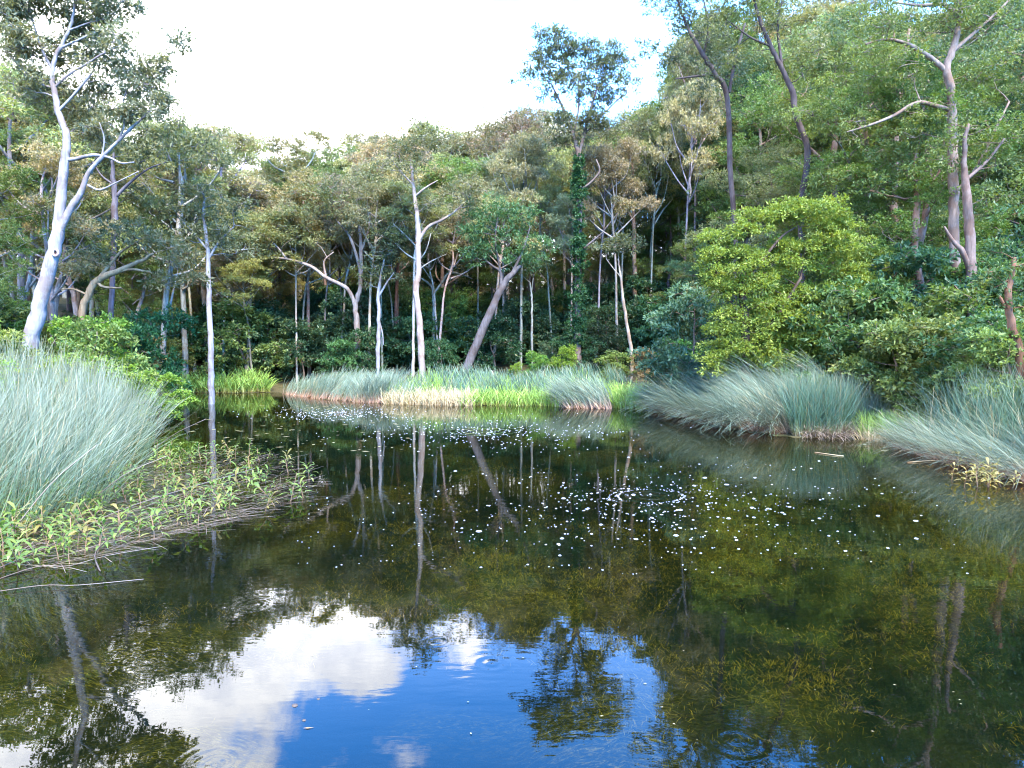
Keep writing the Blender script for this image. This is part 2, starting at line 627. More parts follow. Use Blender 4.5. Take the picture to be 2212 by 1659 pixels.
RINGS = [(1405, 1072, 0.55, 26, 1.0), (740, 893, 0.9, 18, 1.0), (1045, 932, 0.8, 20, 1.0), (545, 1307, 0.17, 70, 0.28), (945, 1386, 0.10, 90, 0.25),
         (1062, 1432, 0.14, 60, 0.25), (330, 1425, 0.3, 60, 0.10), (465, 1650, 0.2, 75, 0.2), (1590, 1600, 0.2, 65, 0.25)]
for (rx, ry, rr, fr, am) in RINGS:
    p0 = shore(rx, ry)
    dd = VM(n, l, 'LENGTH', VM(n, l, 'SUBTRACT', pos, tuple(p0)), None, 1)
    env = M(n, l, 'POWER', 2.718, M(n, l, 'MULTIPLY', M(n, l, 'POWER', M(n, l, 'DIVIDE', dd, rr), 2), -1.0))
    h = addh(h, M(n, l, 'MULTIPLY', M(n, l, 'MULTIPLY', M(n, l, 'SINE', M(n, l, 'MULTIPLY', dd, fr)), env), am * 0.10 / fr))
bp = N(n, 'ShaderNodeBump')
bp.inputs['Strength'].default_value = 1.0
bp.inputs['Distance'].default_value = 1.0
l.new(h, bp.inputs['Height'])
fr = N(n, 'ShaderNodeFresnel')
fr.inputs['IOR'].default_value = 1.45
l.new(bp.outputs[0], fr.inputs['Normal'])
gl = N(n, 'ShaderNodeBsdfGlossy')
gl.inputs['Roughness'].default_value = 0.0
l.new(bp.outputs[0], gl.inputs['Normal'])
tr = n.new('ShaderNodeBsdfTransparent')
tr.inputs[0].default_value = (0.50, 0.61, 0.44, 1)
mx = n.new('ShaderNodeMixShader')
l.new(fr.outputs[0], mx.inputs[0])
l.new(tr.outputs[0], mx.inputs[1])
l.new(gl.outputs[0], mx.inputs[2])
out(n, l, mx.outputs[0])
wx, wy = np.linspace(-30, 16, 24), np.linspace(-1, 42, 24)
WX, WY = np.meshgrid(wx, wy)
ii = (np.arange(23)[:, None] * 24 + np.arange(23)[None, :]).ravel()
w_me = mesh('water', np.stack([WX.ravel(), WY.ravel(), np.zeros(WX.size)], -1), [np.stack([ii, ii + 1, ii + 25, ii + 24], -1)], MAT_WATER, smooth=True)
tag(link('water', w_me), 'dark still pond water mirroring trees, cloud and blue sky', 'pond', kind='structure')

# ------------------------------------------------------------------ tree building
BARK = {'pink': (0.19, 0.135, 0.11), 'grey': (0.24, 0.22, 0.21), 'brown': (0.14, 0.105, 0.085), 'pale': (0.225, 0.195, 0.17), 'dark': (0.05, 0.042, 0.04), 'tan': (0.20, 0.14, 0.085)}


def grow_branches(g, rng, nodes, clumps, sides=4, thick=1.0, upfrom=0.35):
    """join each clump to the nearest lower skeleton node by a curved tapering limb"""
    P = [np.array(q[:3]) for q in nodes]
    Rr = [q[3] for q in nodes]
    cen = np.asarray(clumps)
    root = np.mean(P, axis=0)
    order = np.argsort(np.linalg.norm(cen - np.array(P[-1]), axis=1))
    for k in order:
        c = cen[k]
        A = np.array(P)
        dv = c - A
        dist = np.linalg.norm(dv, axis=1)
        pen = dist + 1.6 * np.maximum(0, A[:, 2] - c[2] + upfrom * dist * 0.6) - 0.0
        j = int(np.argmin(pen))
        p0, r0 = A[j], Rr[j]
        L = dist[j]
        if L < 0.15:
            continue
        r = min(r0 * 0.72, (0.012 + 0.016 * L) * thick)
        m = max(4, min(9, int(L / 0.5) + 3))
        t = np.linspace(0, 1, m)[:, None]
        bend = rng.normal(0, 0.10, 3) * L
        bend[2] = abs(bend[2]) * 0.5 - 0.06 * L
        pts = p0 + (c - p0) * t + bend * (t * (1 - t)) * 4 * 0.5 + rng.normal(0, 0.035, (m, 3)) * L * np.sin(t * math.pi)
        rad = r * (1 - 0.75 * t[:, 0])
        tube(g, pts, rad, sides)
        for q in range(1, m):
            P.append(pts[q])
            Rr.append(rad[q])


def twigs(g, rng, cen, tp, per, r=0.012):
    """thin twigs from the clump centres to some of the tufts"""
    nc = len(cen)
    k = tp.reshape(nc, -1, 3)
    for i in range(nc):
        for j in rng.choice(k.shape[1], min(per, k.shape[1]), replace=False):
            a, b = cen[i], k[i, j]
            mid = (a + b) / 2 + rng.normal(0, 0.1, 3) * np.linalg.norm(b - a)
            tube(g, [a, mid, b], [r, r * 0.7, r * 0.35], 3)


def blob_clumps(rng, blobs, size, fill=1.0, flat=1.0):
    """clump centres spread through ellipsoids (x, y, z, rx, ry, rz), mostly towards the outside"""
    out_, rad = [], []
    for (x, y, z, rx, ry, rz) in blobs:
        vol = rx * ry * rz
        nk = max(2, int(round(fill * 3.6 * vol ** (2 / 3) / size ** 2)))
        u = unit(rng.normal(0, 1, (nk, 3)) + np.array([0, 0, 0.25]))
        k = 0.35 + 0.6 * rng.random((nk, 1)) ** 0.5
        out_.append(np.array([x, y, z]) + u * k * np.array([rx, ry, rz]))
        rad.append(size * rng.uniform(0.7, 1.25, nk))
    return np.concatenate(out_), np.concatenate(rad)


def tree_meshes(name, seed, trunk, limbs, blobs, size, fill=1.0, tufts=9, per=13, L=0.2, W=0.06, flat=0.6, droop=0.35, sides=9, twig=2, thick=1.0, upbias=0.35, branches=True, shell=0.45, spread=0.8):
    """trunk / limbs: rows (x, y, z, r). Returns trunk mesh, crown mesh and limb meshes"""
    rng = rng_(seed)
    g = Geo()
    tp_ = smooth_path(trunk, 5)
    wob = rng.normal(0, 0.012, (len(tp_), 3))
    wob[0] = 0
    tp_[:, :3] += wob
    tube(g, tp_[:, :3], tp_[:, 3], sides, rough=rng)
    nodes = [q for q in tp_[len(tp_) // 3:]]
    for lm in limbs:
        lp = smooth_path(lm, 5)
        tube(g, lp[:, :3], lp[:, 3], max(5, sides - 3), rough=rng)
        nodes += [q for q in lp[1:]]
    cen, rad = blob_clumps(rng, blobs, size, fill)
    if branches:
        grow_branches(g, rng, nodes, cen, 4, thick)
    gc = Geo()
    ct = rng.normal(0, 0.10, len(cen))
    tp = clump_leaves(gc, rng, cen, rad, tufts, per, L, W, flat, droop, spread, upbias, ct, shell=shell)
    if twig:
        twigs(g, rng, cen, tp, twig)
    return g.mesh(name + '_trunk', MAT_BARK, True), gc.mesh(name + '_crown', MAT_LEAF)


def place_tree(name, me, loc, rz, sc, leaf, bark, label, cat, group=None, parts=('trunk', 'crown')):
    o = link(name, None, loc=loc)
    o.rotation_euler = (0, 0, rz)
    o.scale = (sc, sc, sc) if np.isscalar(sc) else tuple(sc)
    tag(o, label, cat, group)
    t = link(parts[0], me[0], o)
    t.color = tuple(bark) + (1,)
    c = link(parts[1], me[1], o)
    c.color = tuple(leaf) + (1,)
    return o


# ---- generic gums: tall bare trunk, umbrella crown of flat leafy clumps (16 m)
GUMS = []
for s in range(11):
    r = rng_(100 + s)
    h0 = 16.0
    lean = r.normal(0, 0.6, 2)
    fork = r.uniform(0.42, 0.6) if s < 7 else r.uniform(.62, .7)
    kt = 1.0 if s < 7 else .72
    tr_ = [(0, 0, -0.3, 0.21 * kt), (lean[0] * .2, lean[1] * .2, 3, 0.17 * kt), (lean[0] * .5, lean[1] * .5, h0 * fork * .75, 0.14 * kt), (lean[0], lean[1], h0 * fork, 0.12),
           (lean[0] * 1.2 + r.normal(0, .3), lean[1] * 1.2, h0 * .74, 0.08), (lean[0] * 1.3, lean[1] * 1.3, h0 * .88, 0.04)]
    limbs, blobs = [], []
    top = np.array([lean[0] * 1.3, lean[1] * 1.3, h0 * .88])
    blobs.append((top[0], top[1], h0 * .90, 1.7, 1.7, 1.0))
    for k in range(10):
        az = k * 2.4 + r.uniform(0, 1)
        z1 = h0 * ((0.47 if s < 7 else .66) + (0.46 if s < 7 else .28) * (k + r.random()) / 10)
        z0 = max(h0 * (.36 if s < 7 else .55), z1 - r.uniform(1.2, 2.6))
        rd = r.uniform(1.5, 3.1) * (1.12 - max(0, z1 / h0 - 0.6))
        b0 = np.array([lean[0] * min(1, z0 / h0 / fork), lean[1] * min(1, z0 / h0 / fork), z0])
        e = np.array([lean[0] + math.cos(az) * rd, lean[1] + math.sin(az) * rd, z1])
        m1 = b0 * .6 + e * .4 + np.array([math.cos(az), math.sin(az), 0]) * .3
        limbs.append([tuple(b0) + (0.075,), tuple(m1 + r.normal(0, .15, 3)) + (0.055,), tuple(e) + (0.025,)])
        blobs.append((e[0], e[1], e[2] + .3, r.uniform(1.0, 1.7), r.uniform(1.0, 1.7), r.uniform(.55, .9)))
    GUMS.append(tree_meshes('gum', 200 + s, tr_, limbs, blobs, 0.75, 1.0, 12, 14, 0.22, 0.076, 0.42, 0.3, twig=4))

# ---- leafier forest trees for the right bank: foliage from low down (14 m)
BUSHY = []
for s in range(6):
    r = rng_(300 + s)
    h0 = 14.0
    tr_ = [(0, 0, -0.3, 0.22), (r.normal(0, .2), 0, 4, 0.17), (r.normal(0, .5), r.normal(0, .4), 8, 0.12), (r.normal(0, .6), r.normal(0, .5), 12, 0.05)]
    limbs, blobs = [], [(tr_[-1][0], tr_[-1][1], 12.6, 1.5, 1.5, 1.2)]
    for k in range(15):
        az = k * 2.4 + r.uniform(0, 1.2)
        z1 = 3.2 + 9.3 * (k + r.random()) / 15
        rd = (1.5 + 1.5 * math.sin(math.pi * min(1, (z1 - 2) / 12))) * r.uniform(.7, 1.25)
        e = np.array([math.cos(az) * rd, math.sin(az) * rd, z1])
        b0 = np.array([0, 0, z1 - 1.6])
        limbs.append([tuple(b0) + (0.05,), tuple(b0 * .65 + e * .35 + r.normal(0, .15, 3) + [0, 0, .15]) + (0.035,), tuple(b0 * .3 + e * .7 + r.normal(0, .2, 3)) + (0.022,), tuple(e) + (0.01,)])
        blobs.append(tuple(b0 * .45 + e * .55 + [0, 0, .3]) + (r.uniform(.8, 1.2), r.uniform(.8, 1.2), r.uniform(.5, .9)))
        blobs.append((e[0], e[1], e[2], r.uniform(.9, 1.6), r.uniform(.9, 1.6), r.uniform(.6, 1.0)))
    BUSHY.append(tree_meshes('bushy', 400 + s, tr_, limbs, blobs, 0.66, 0.85, 13, 18, 0.135, 0.052, 0.5, 0.4, twig=2))

# ---- shrubs (3 m), leafy to the ground
SHRUBS = []
for s in range(7):
    r = rng_(500 + s)
    blobs = []
    for k in range(9):
        az = k * 2.4 + r.uniform(0, 1)
        z1 = 0.5 + 2.1 * (k + r.random()) / 9
        rd = 1.15 * math.sqrt(max(.05, 1 - (z1 / 3.1) ** 2)) * r.uniform(.5, 1.1)
        blobs.append((math.cos(az) * rd, math.sin(az) * rd, z1, r.uniform(.45, .75), r.uniform(.45, .75), r.uniform(.28, .5)))
    tr_ = [(0, 0, -.2, .05), (.05, .02, .8, .04), (r.normal(0, .15), r.normal(0, .15), 1.6, .03), (r.normal(0, .2), 0, 2.5, .012)]
    SHRUBS.append(tree_meshes('shrub', 600 + s, tr_, [], blobs, 0.36, 1.1, 8, 12, 0.135, 0.062, 0.55, 0.3, sides=6, twig=1, thick=.6))


# ---- hero trees: described by what is seen, at a real distance
def hero(name, seed, d, base, trunk, limbs, blobs, size, leaf, bark, label, cat='tree', dd=0.0, **kw):
    """trunk / limbs rows (x, y, w[, dd]) in picture units at distance d; blobs (x, y, rx, ry[, dd])"""
    b = at(base[0], base[1], d)
    gz = float(ground(b[0], b[1])[0])
    b[2] = gz

    def cv(rows):
        o = []
        for q in rows:
            dq = d + (q[3] if len(q) > 3 else 0)
            o.append(tuple(at(q[0], q[1], dq) - b) + (q[2] * 0.5 / FPX * dq,))
        return o
    tr_ = cv(trunk)
    z0 = min(-0.25, tr_[0][2])
    if tr_[0][2] > -0.1:
        tr_ = [(tr_[0][0], tr_[0][1], -0.25, tr_[0][3] * 1.15)] + tr_
    bl = []
    for q in blobs:
        dq = d + (q[4] if len(q) > 4 else 0)
        c = at(q[0], q[1], dq) - b
        k = dq / FPX
        bl.append((c[0], c[1], c[2], q[2] * k, 0.85 * (q[2] + q[3]) / 2 * k, q[3] * k))
    me = tree_meshes(name, seed, tr_, [cv(q) for q in limbs], bl, size, **kw)
    return place_tree(name, me, b, 0, 1.0, leaf, bark, label, cat), b


OLIVE = (0.148, 0.150, 0.066)
GREY_OLIVE = (0.158, 0.144, 0.088)
GREEN = (0.082, 0.112, 0.032)
DEEP = (0.026, 0.058, 0.028)
BLUEGREEN = (0.066, 0.112, 0.052)
YELLOW = (0.118, 0.152, 0.026)
LIME = (0.115, 0.175, 0.022)
RUST = (0.150, 0.105, 0.050)

# big pale gum on the left bank
big, bb = hero('gum_tree', 1, 20.0, (62, 790),
     [(62, 775, 33), (78, 690, 30), (95, 620, 28), (118, 540, 26), (128, 470, 22), (133, 400, 19), (142, 330, 17), (143, 290, 15), (126, 240, 12), (116, 190, 11), (113, 150, 9), (128, 105, 8), (150, 65, 6), (160, 20, 5), (170, -30, 4)],
     [[(120, 520, 15), (150, 455, 14), (175, 415, 12), (190, 375, 9), (220, 340, 8), (255, 305, 6), (285, 275, 6), (318, 245, 4), (345, 210, 2.5)],
      [(143, 345, 9), (165, 343, 8), (200, 335, 7), (235, 340, 5), (262, 352, 4), (290, 350, 2)],
      [(113, 150, 6), (92, 110, 5), (75, 60, 4), (60, 10, 3)],
      [(116, 190, 5), (150, 160, 5), (185, 140, 4), (215, 120, 4), (255, 100, 2)],
      [(150, 65, 4), (190, 50, 3), (230, 40, 2)],
      [(128, 105, 5), (165, 88, 4), (205, 70, 3)],
      [(126, 240, 7), (150, 215, 5), (180, 180, 5), (205, 150, 3)],
      [(255, 305, 4), (268, 270, 3), (265, 225, 3), (275, 190, 2)], [(220, 340, 4), (225, 300, 3), (215, 265, 2)],
      [(116, 190, 5), (85, 180, 4), (50, 150, 3), (20, 120, 2)],
      [(190, 400, 5), (215, 410, 4), (250, 395, 3), (300, 370, 2)]],
     [(70, 50, 78, 60), (20, 20, 50, 50), (45, 110, 50, 45), (200, 38, 75, 40, .6), (255, 15, 60, 26), (160, -30, 120, 40), (245, 75, 40, 22, -.8), (225, 130, 72, 34, .5), (320, 140, 55, 36),
      (265, 180, 85, 42, .8), (180, 225, 55, 35, .8), (320, 200, 40, 25), (215, 290, 55, 30, .5), (290, 245, 50, 28), (400, 105, 16, 18), (90, 200, 35, 30, .8), (140, 120, 45, 40, .9), (150, 60, 50, 40, .8), (130, 170, 30, 30, .9), (345, 240, 40, 25), (60, 180, 40, 30)],
     0.46, (0.115, 0.118, 0.075), (0.180, 0.172, 0.185), 'big pale smooth barked gum leaning over the left bank reeds', tufts=12, per=15, L=0.15, W=0.046, fill=1.35, twig=4, sides=14, droop=0.6, shell=.2)
# knot hole on its trunk
kb = at(120, 546, 20.0 - 0.17) - bb
kg = Geo()
ang = np.linspace(0, 2 * math.pi, 15)
ringp = np.stack([kb[0] + .075 * np.cos(ang), np.full(15, kb[1]) , kb[2] + .09 * np.sin(ang)], -1)
tube(kg, ringp, np.full(15, .035), 6)
k_o = link('knot', kg.mesh('knot', MAT_BARK, True), big)
k_o.color = (0.30, 0.25, 0.27, 1)
hg = Geo()
hv = [[kb[0], kb[1] + .03, kb[2]]] + [[q[0], q[1] - .005, q[2]] for q in ringp[:-1]]
hg.add(hv, None, [[0, 1 + i, 1 + (i + 1) % 14] for i in range(14)])
link('hollow', hg.mesh('hollow', MAT_HOLLOW), big)

HEROES = [
 # d, base, trunk, limbs, blobs, size, leaf, bark, label, kw
 ('gum_tree', 28, (243, 720), [(240, 690, 11), (243, 600, 11), (246, 540, 12), (247, 470, 14), (248, 415, 11), (243, 365, 8), (246, 330, 5)],
  [[(250, 425, 8), (280, 395, 6), (320, 365, 4), (360, 350, 2)], [(247, 400, 5), (220, 380, 4), (200, 350, 3)]],
  [(300, 300, 65, 32), (370, 262, 40, 26), (440, 290, 42, 16), (350, 340, 60, 30), (420, 330, 45, 25), (250, 320, 50, 30), (460, 350, 40, 20)], 0.6, (0.09, 0.095, 0.05), (0.078, 0.073, 0.094),
  'slim dark trunked gum just right of the big pale gum', dict(twig=3)),
 ('gum_tree', 30, (456, 822), [(456, 812, 13), (455, 740, 12), (452, 660, 11), (450, 590, 10), (449, 540, 8), (440, 470, 6), (442, 420, 4)],
  [[(450, 560, 6), (475, 520, 5), (505, 490, 3)], [(449, 540, 5), (415, 500, 4), (385, 470, 3)]],
  [(450, 430, 60, 35), (390, 455, 50, 30), (510, 470, 50, 30), (450, 500, 65, 32), (395, 530, 40, 25), (500, 540, 35, 25)], 0.62, (0.082, 0.088, 0.048), (0.187, 0.192, 0.218),
  'straight pale grey trunk standing alone on the low grassy spit', dict(twig=2)),
 ('twisted_tree', 24, (180, 700), [(178, 695, 15), (190, 640, 15), (208, 608, 15), (245, 590, 13), (290, 570, 9), (330, 548, 6)],
  [[(210, 605, 9), (235, 575, 7), (260, 545, 5), (300, 520, 3)], [(245, 590, 8), (285, 582, 6), (330, 590, 4)], [(195, 640, 5), (160, 625, 4), (130, 625, 2)], [(208, 608, 7), (225, 620, 6), (262, 622, 3)]],
  [(340, 520, 60, 28), (270, 500, 55, 28), (390, 570, 50, 25), (330, 590, 45, 22), (210, 540, 45, 28), (420, 620, 40, 22)], 0.55, (0.10, 0.092, 0.048), BARK['tan'],
  'twisted tan tree with crooked spreading limbs above the left thicket', dict(twig=4, fill=.8)),
 ('gum_tree', 38, (772, 830), [(774, 822, 11), (773, 740, 12), (770, 690, 12), (768, 660, 10), (778, 620, 9), (780, 560, 8), (778, 500, 7), (770, 430, 5)],
  [[(768, 665, 9), (760, 640, 9), (745, 620, 9), (705, 600, 8), (670, 575, 7), (620, 560, 5), (580, 555, 4)], [(620, 560, 5), (600, 535, 4), (570, 505, 3)],
   [(780, 600, 7), (772, 560, 7), (755, 510, 6), (730, 480, 4)], [(780, 545, 6), (795, 500, 5), (800, 460, 3)], [(705, 600, 5), (700, 565, 4), (720, 545, 3)]],
  [(770, 400, 75, 32), (700, 420, 60, 30), (850, 430, 50, 28), (640, 470, 60, 30), (590, 500, 55, 28), (735, 455, 60, 28), (800, 480, 40, 28), (560, 545, 40, 25), (660, 520, 45, 22)], 0.75, (0.095, 0.100, 0.040), (0.172, 0.146, 0.135),
  'forked pale gum with a long low limb reaching left', dict(twig=2)),
 ('gum_tree', 37, (817, 825), [(816, 815, 9), (817, 740, 9), (818, 680, 8), (818, 630, 7), (824, 590, 5), (830, 560, 3)],
  [[(818, 640, 5), (836, 610, 4), (850, 590, 2)], [(818, 690, 4), (826, 720, 3), (828, 745, 2)]],
  [(825, 560, 40, 30), (850, 590, 32, 20), (800, 600, 30, 22), (835, 520, 40, 24)], 0.6, (0.060, 0.075, 0.040), (0.177, 0.182, 0.208),
  'short slim bluish trunk between the forked gum and the tall bare gum', dict(twig=2)),
 ('gum_tree', 34, (912, 840), [(912, 822, 15), (910, 760, 15), (906, 700, 14), (901, 650, 13), (898, 620, 14), (904, 590, 12), (903, 540, 12), (904, 500, 11), (899, 450, 9), (893, 400, 7), (888, 360, 5)],
  [[(904, 520, 8), (925, 490, 7), (955, 475, 6), (985, 455, 4), (1015, 425, 2)], [(895, 425, 5), (920, 405, 4), (945, 390, 2)], [(893, 400, 4), (870, 375, 3), (850, 350, 2)]],
  [(890, 300, 60, 30), (840, 320, 50, 28), (940, 330, 45, 30), (885, 350, 60, 26), (980, 400, 55, 28), (840, 380, 40, 22), (1010, 440, 40, 22), (930, 440, 40, 20)], 0.72, (0.095, 0.094, 0.046), (0.210, 0.180, 0.165),
  'tall bare pinkish white gum rising from the reeds at centre', dict(twig=3)),
 ('gum_tree', 41, (937, 815), [(937, 790, 7), (937, 700, 7), (936, 630, 7), (925, 612, 5), (908, 600, 3)],
  [[(936, 635, 6), (955, 610, 5), (970, 590, 5), (995, 592, 3), (1020, 602, 2)], [(970, 590, 4), (975, 560, 3)]],
  [(975, 510, 40, 25), (960, 555, 45, 25), (1000, 560, 30, 20)], 0.6, (0.14, 0.105, 0.045), (0.198, 0.208, 0.198),
  'thin pale stem forking into a wide Y under rusty leaves', dict(twig=3)),
 ('leaning_tree', 34.5, (1000, 830), [(1000, 815, 20), (1020, 765, 19), (1045, 705, 18), (1068, 655, 16), (1085, 620, 15), (1105, 592, 12), (1125, 575, 8)],
  [[(1080, 630, 7), (1082, 590, 7), (1065, 575, 5), (1045, 560, 3)], [(1105, 592, 7), (1130, 540, 5), (1145, 490, 3)], [(1082, 590, 5), (1070, 520, 4), (1075, 470, 3)]],
  [(1060, 465, 70, 32), (1010, 490, 40, 30), (1120, 480, 55, 30), (1060, 515, 75, 30), (1150, 540, 50, 30), (1010, 550, 35, 24), (1110, 560, 50, 24)], 0.66, (0.050, 0.098, 0.040), (0.068, 0.060, 0.062),
  'dark trunk leaning hard to the right under a green crown', dict(twig=2, per=15)),
 ('tall_vine_tree', 36, (1248, 825), [(1248, 815, 17), (1248, 750, 16), (1248, 680, 15), (1249, 600, 14), (1250, 500, 13), (1252, 400, 12), (1250, 335, 11), (1240, 300, 9), (1228, 260, 7)],
  [[(1250, 335, 8), (1262, 290, 7), (1275, 240, 5), (1290, 190, 4)], [(1228, 260, 6), (1210, 220, 5), (1190, 180, 3)], [(1240, 290, 5), (1250, 230, 4), (1250, 170, 3)], [(1252, 410, 6), (1275, 395, 5), (1295, 370, 4), (1288, 345, 3)],
   [(1262, 290, 4), (1310, 240, 3), (1350, 200, 2)], [(1250, 545, 5), (1275, 525, 4), (1305, 500, 3)]],
  [(1195, 85, 45, 18), (1170, 120, 40, 22), (1225, 115, 50, 24), (1290, 120, 45, 26), (1325, 130, 35, 22), (1210, 155, 45, 20), (1290, 160, 45, 22), (1160, 165, 32, 18), (1250, 190, 55, 24), (1340, 180, 40, 18), (1300, 210, 45, 18), (1195, 195, 30, 18), (1250, 100, 20, 16),
   (1240, 265, 60, 22), (1220, 300, 40, 22), (1290, 270, 40, 22)], 0.58, (0.070, 0.080, 0.050), (0.114, 0.088, 0.078),
  'tallest tree behind the reeds, its trunk wrapped in climbing vine', dict(twig=3, tufts=11, per=14, fill=1.35)),
 ('contorted_tree', 46, (1160, 790), [(1160, 720, 9), (1150, 600, 9), (1140, 470, 10), (1140, 445, 11), (1122, 420, 11), (1130, 400, 9), (1110, 380, 7), (1115, 340, 5), (1112, 300, 4)],
  [[(1128, 405, 7), (1148, 375, 7), (1160, 350, 5), (1185, 330, 3)], [(1122, 425, 6), (1150, 415, 4), (1170, 405, 3)], [(1110, 380, 5), (1085, 370, 4), (1050, 350, 3)]],
  [(1100, 270, 60, 25), (1050, 300, 50, 28), (1160, 290, 50, 28), (1190, 330, 40, 25), (1080, 340, 45, 22), (1010, 330, 45, 28)], 0.75, (0.115, 0.100, 0.055), (0.023, 0.018, 0.018),
  'black contorted trunk with snaking limbs high in the back forest', dict(twig=2)),
 ('slim_tree', 33, (1362, 800), [(1364, 760, 8), (1354, 700, 7), (1345, 640, 6), (1340, 590, 4), (1335, 560, 3)], [[(1342, 600, 3), (1325, 580, 2), (1310, 560, 2)]], [(1330, 545, 40, 22), (1355, 520, 35, 22)], .55, (0.075, 0.08, 0.04), (0.218, 0.187, 0.156),
  'thin pale leaning sapling right of the vine covered tree', dict(twig=2)),
 ('slim_tree', 39, (1150, 815), [(1150, 800, 5), (1149, 720, 5), (1149, 650, 4), (1145, 610, 3)], [[(1147, 640, 3), (1152, 600, 2)]], [(1140, 590, 30, 20), (1160, 560, 30, 20)], .55, (0.05, 0.075, 0.035), (0.172, 0.182, 0.172),
  'very thin grey sapling midway between leaning trunk and vine tree', dict(twig=2)),
 ('gum_tree', 42, (1372, 790), [(1372, 770, 8), (1371, 650, 9), (1370, 540, 9), (1368, 440, 7), (1366, 350, 5)], [[(1370, 480, 4), (1340, 430, 3), (1320, 400, 2)], [(1368, 440, 4), (1400, 390, 3)]],
  [(1360, 300, 60, 32), (1320, 350, 45, 28), (1400, 340, 50, 30), (1360, 400, 50, 26), (1310, 290, 45, 25)], .75, (0.085, 0.082, 0.045), (0.156, 0.114, 0.094), 'straight pinkish trunk behind the thin leaning sapling', dict(twig=2)),
 ('yellow_tree', 22.5, (1612, 815), [(1612, 808, 22), (1610, 720, 18), (1605, 620, 14), (1610, 540, 9), (1620, 480, 5)], [[(1612, 760, 10), (1680, 680, 8), (1730, 600, 5)], [(1610, 700, 9), (1560, 620, 6), (1540, 560, 4)], [(1605, 620, 7), (1680, 520, 5), (1720, 490, 3)]],
  [(1560, 530, 55, 38), (1640, 490, 65, 34), (1720, 462, 55, 36), (1780, 460, 50, 34), (1815, 520, 42, 48), (1790, 500, 45, 45), (1825, 600, 40, 45, .8), (1600, 580, 80, 45), (1700, 560, 85, 45, .4), (1555, 610, 45, 35), (1640, 640, 80, 38), (1740, 640, 60, 45, .6), (1580, 690, 65, 34), (1680, 710, 75, 36),
   (1560, 750, 42, 28), (1625, 755, 70, 32), (1720, 740, 55, 32), (1550, 790, 38, 20), (1680, 785, 45, 20), (1760, 700, 35, 40)], 0.46, YELLOW, (0.057, 0.039, 0.029),
  'broad bright yellow green tree overhanging the right bank reeds', dict(twig=1, tufts=13, per=15, L=0.12, W=0.046, flat=.36, droop=.2, fill=1.9)),
 ('green_tree', 23.5, (1870, 810), [(1870, 805, 16), (1868, 740, 14), (1862, 660, 11), (1860, 600, 7)], [[(1868, 730, 7), (1830, 680, 5), (1800, 640, 3)], [(1862, 680, 6), (1900, 630, 4), (1920, 590, 3)]],
  [(1850, 600, 55, 40), (1900, 560, 50, 40), (1830, 660, 60, 40), (1910, 650, 55, 45), (1800, 720, 60, 40), (1870, 720, 60, 40), (1760, 770, 50, 28), (1850, 540, 45, 36)], 0.46, (0.115, 0.150, 0.032), (0.075, 0.055, 0.045),
  'softer mid green tree merging with the right side of the yellow green tree', dict(twig=1, tufts=12, per=15, L=0.12, W=0.046, flat=.4, droop=.25, fill=1.4)),
 ('gum_tree', 29, (1803, 800), [(1806, 720, 17), (1805, 620, 16), (1804, 520, 16), (1803, 430, 15), (1802, 360, 14), (1803, 300, 11), (1806, 240, 9), (1800, 170, 6)],
  [[(1803, 400, 10), (1790, 370, 9), (1775, 345, 7), (1740, 310, 4)], [(1803, 300, 7), (1840, 260, 6), (1880, 240, 4)], [(1802, 280, 6), (1740, 235, 5), (1690, 210, 3)]],
  [(1800, 120, 80, 40), (1720, 170, 60, 35), (1880, 180, 70, 35), (1740, 270, 60, 30), (1860, 280, 60, 30), (1800, 210, 60, 30)], .62, (0.090, 0.106, 0.034), (0.187, 0.130, 0.104),
  'straight pinkish trunk showing above the yellow green tree', dict(twig=2, L=.17, W=.05)),
 ('gum_tree', 23, (2075, 790), [(2075, 700, 22), (2068, 620, 21), (2062, 520, 20), (2060, 420, 20), (2058, 300, 19), (2055, 200, 17), (2045, 150, 15), (2060, 100, 13), (2072, 40, 11), (2070, -30, 9)],
  [[(2045, 155, 11), (2010, 125, 10), (1970, 100, 8), (1920, 85, 6), (1870, 95, 4)], [(2072, 40, 9), (2040, 10, 8), (1990, 12, 6), (1930, 5, 4)], [(2058, 240, 9), (2020, 228, 9), (1980, 222, 8), (1930, 250, 7), (1880, 270, 5), (1830, 285, 3)],
   [(2060, 110, 8), (2100, 75, 7), (2150, 30, 5), (2200, -20, 4)], [(2060, 420, 6), (2110, 360, 6), (2150, 280, 5), (2180, 220, 4)]],
  [(2000, 40, 90, 50), (1900, 60, 70, 40), (2130, 40, 80, 50), (2180, 150, 50, 50), (1950, 150, 70, 40), (2110, 180, 60, 40), (2000, 270, 60, 35), (2120, 320, 65, 45), (2060, -40, 130, 40), (1860, 130, 50, 35), (1845, 275, 50, 26), (1890, 95, 45, 24)], .58, (0.086, 0.108, 0.030), (0.156, 0.120, 0.104),
  'thick trunk at far right with a long arching limb to the left', dict(twig=2, L=.14, W=.042, per=15, sides=12)),
 ('gum_tree', 24, (1990, 790), [(1997, 700, 15), (1992, 640, 16), (1978, 560, 16), (1976, 500, 15), (1982, 440, 12), (1975, 380, 8), (1980, 330, 6)], [[(1982, 450, 7), (2010, 400, 5), (2030, 370, 3)], [(1978, 520, 5), (1955, 560, 3), (1945, 600, 2)]],
  [(1960, 320, 60, 40), (2020, 350, 60, 36), (1930, 390, 60, 36), (2010, 410, 50, 28)], .55, (0.070, 0.105, 0.036), (0.172, 0.109, 0.083), 'reddish curved trunk left of the thick far right trunk', dict(twig=2, L=.15, W=.05)),
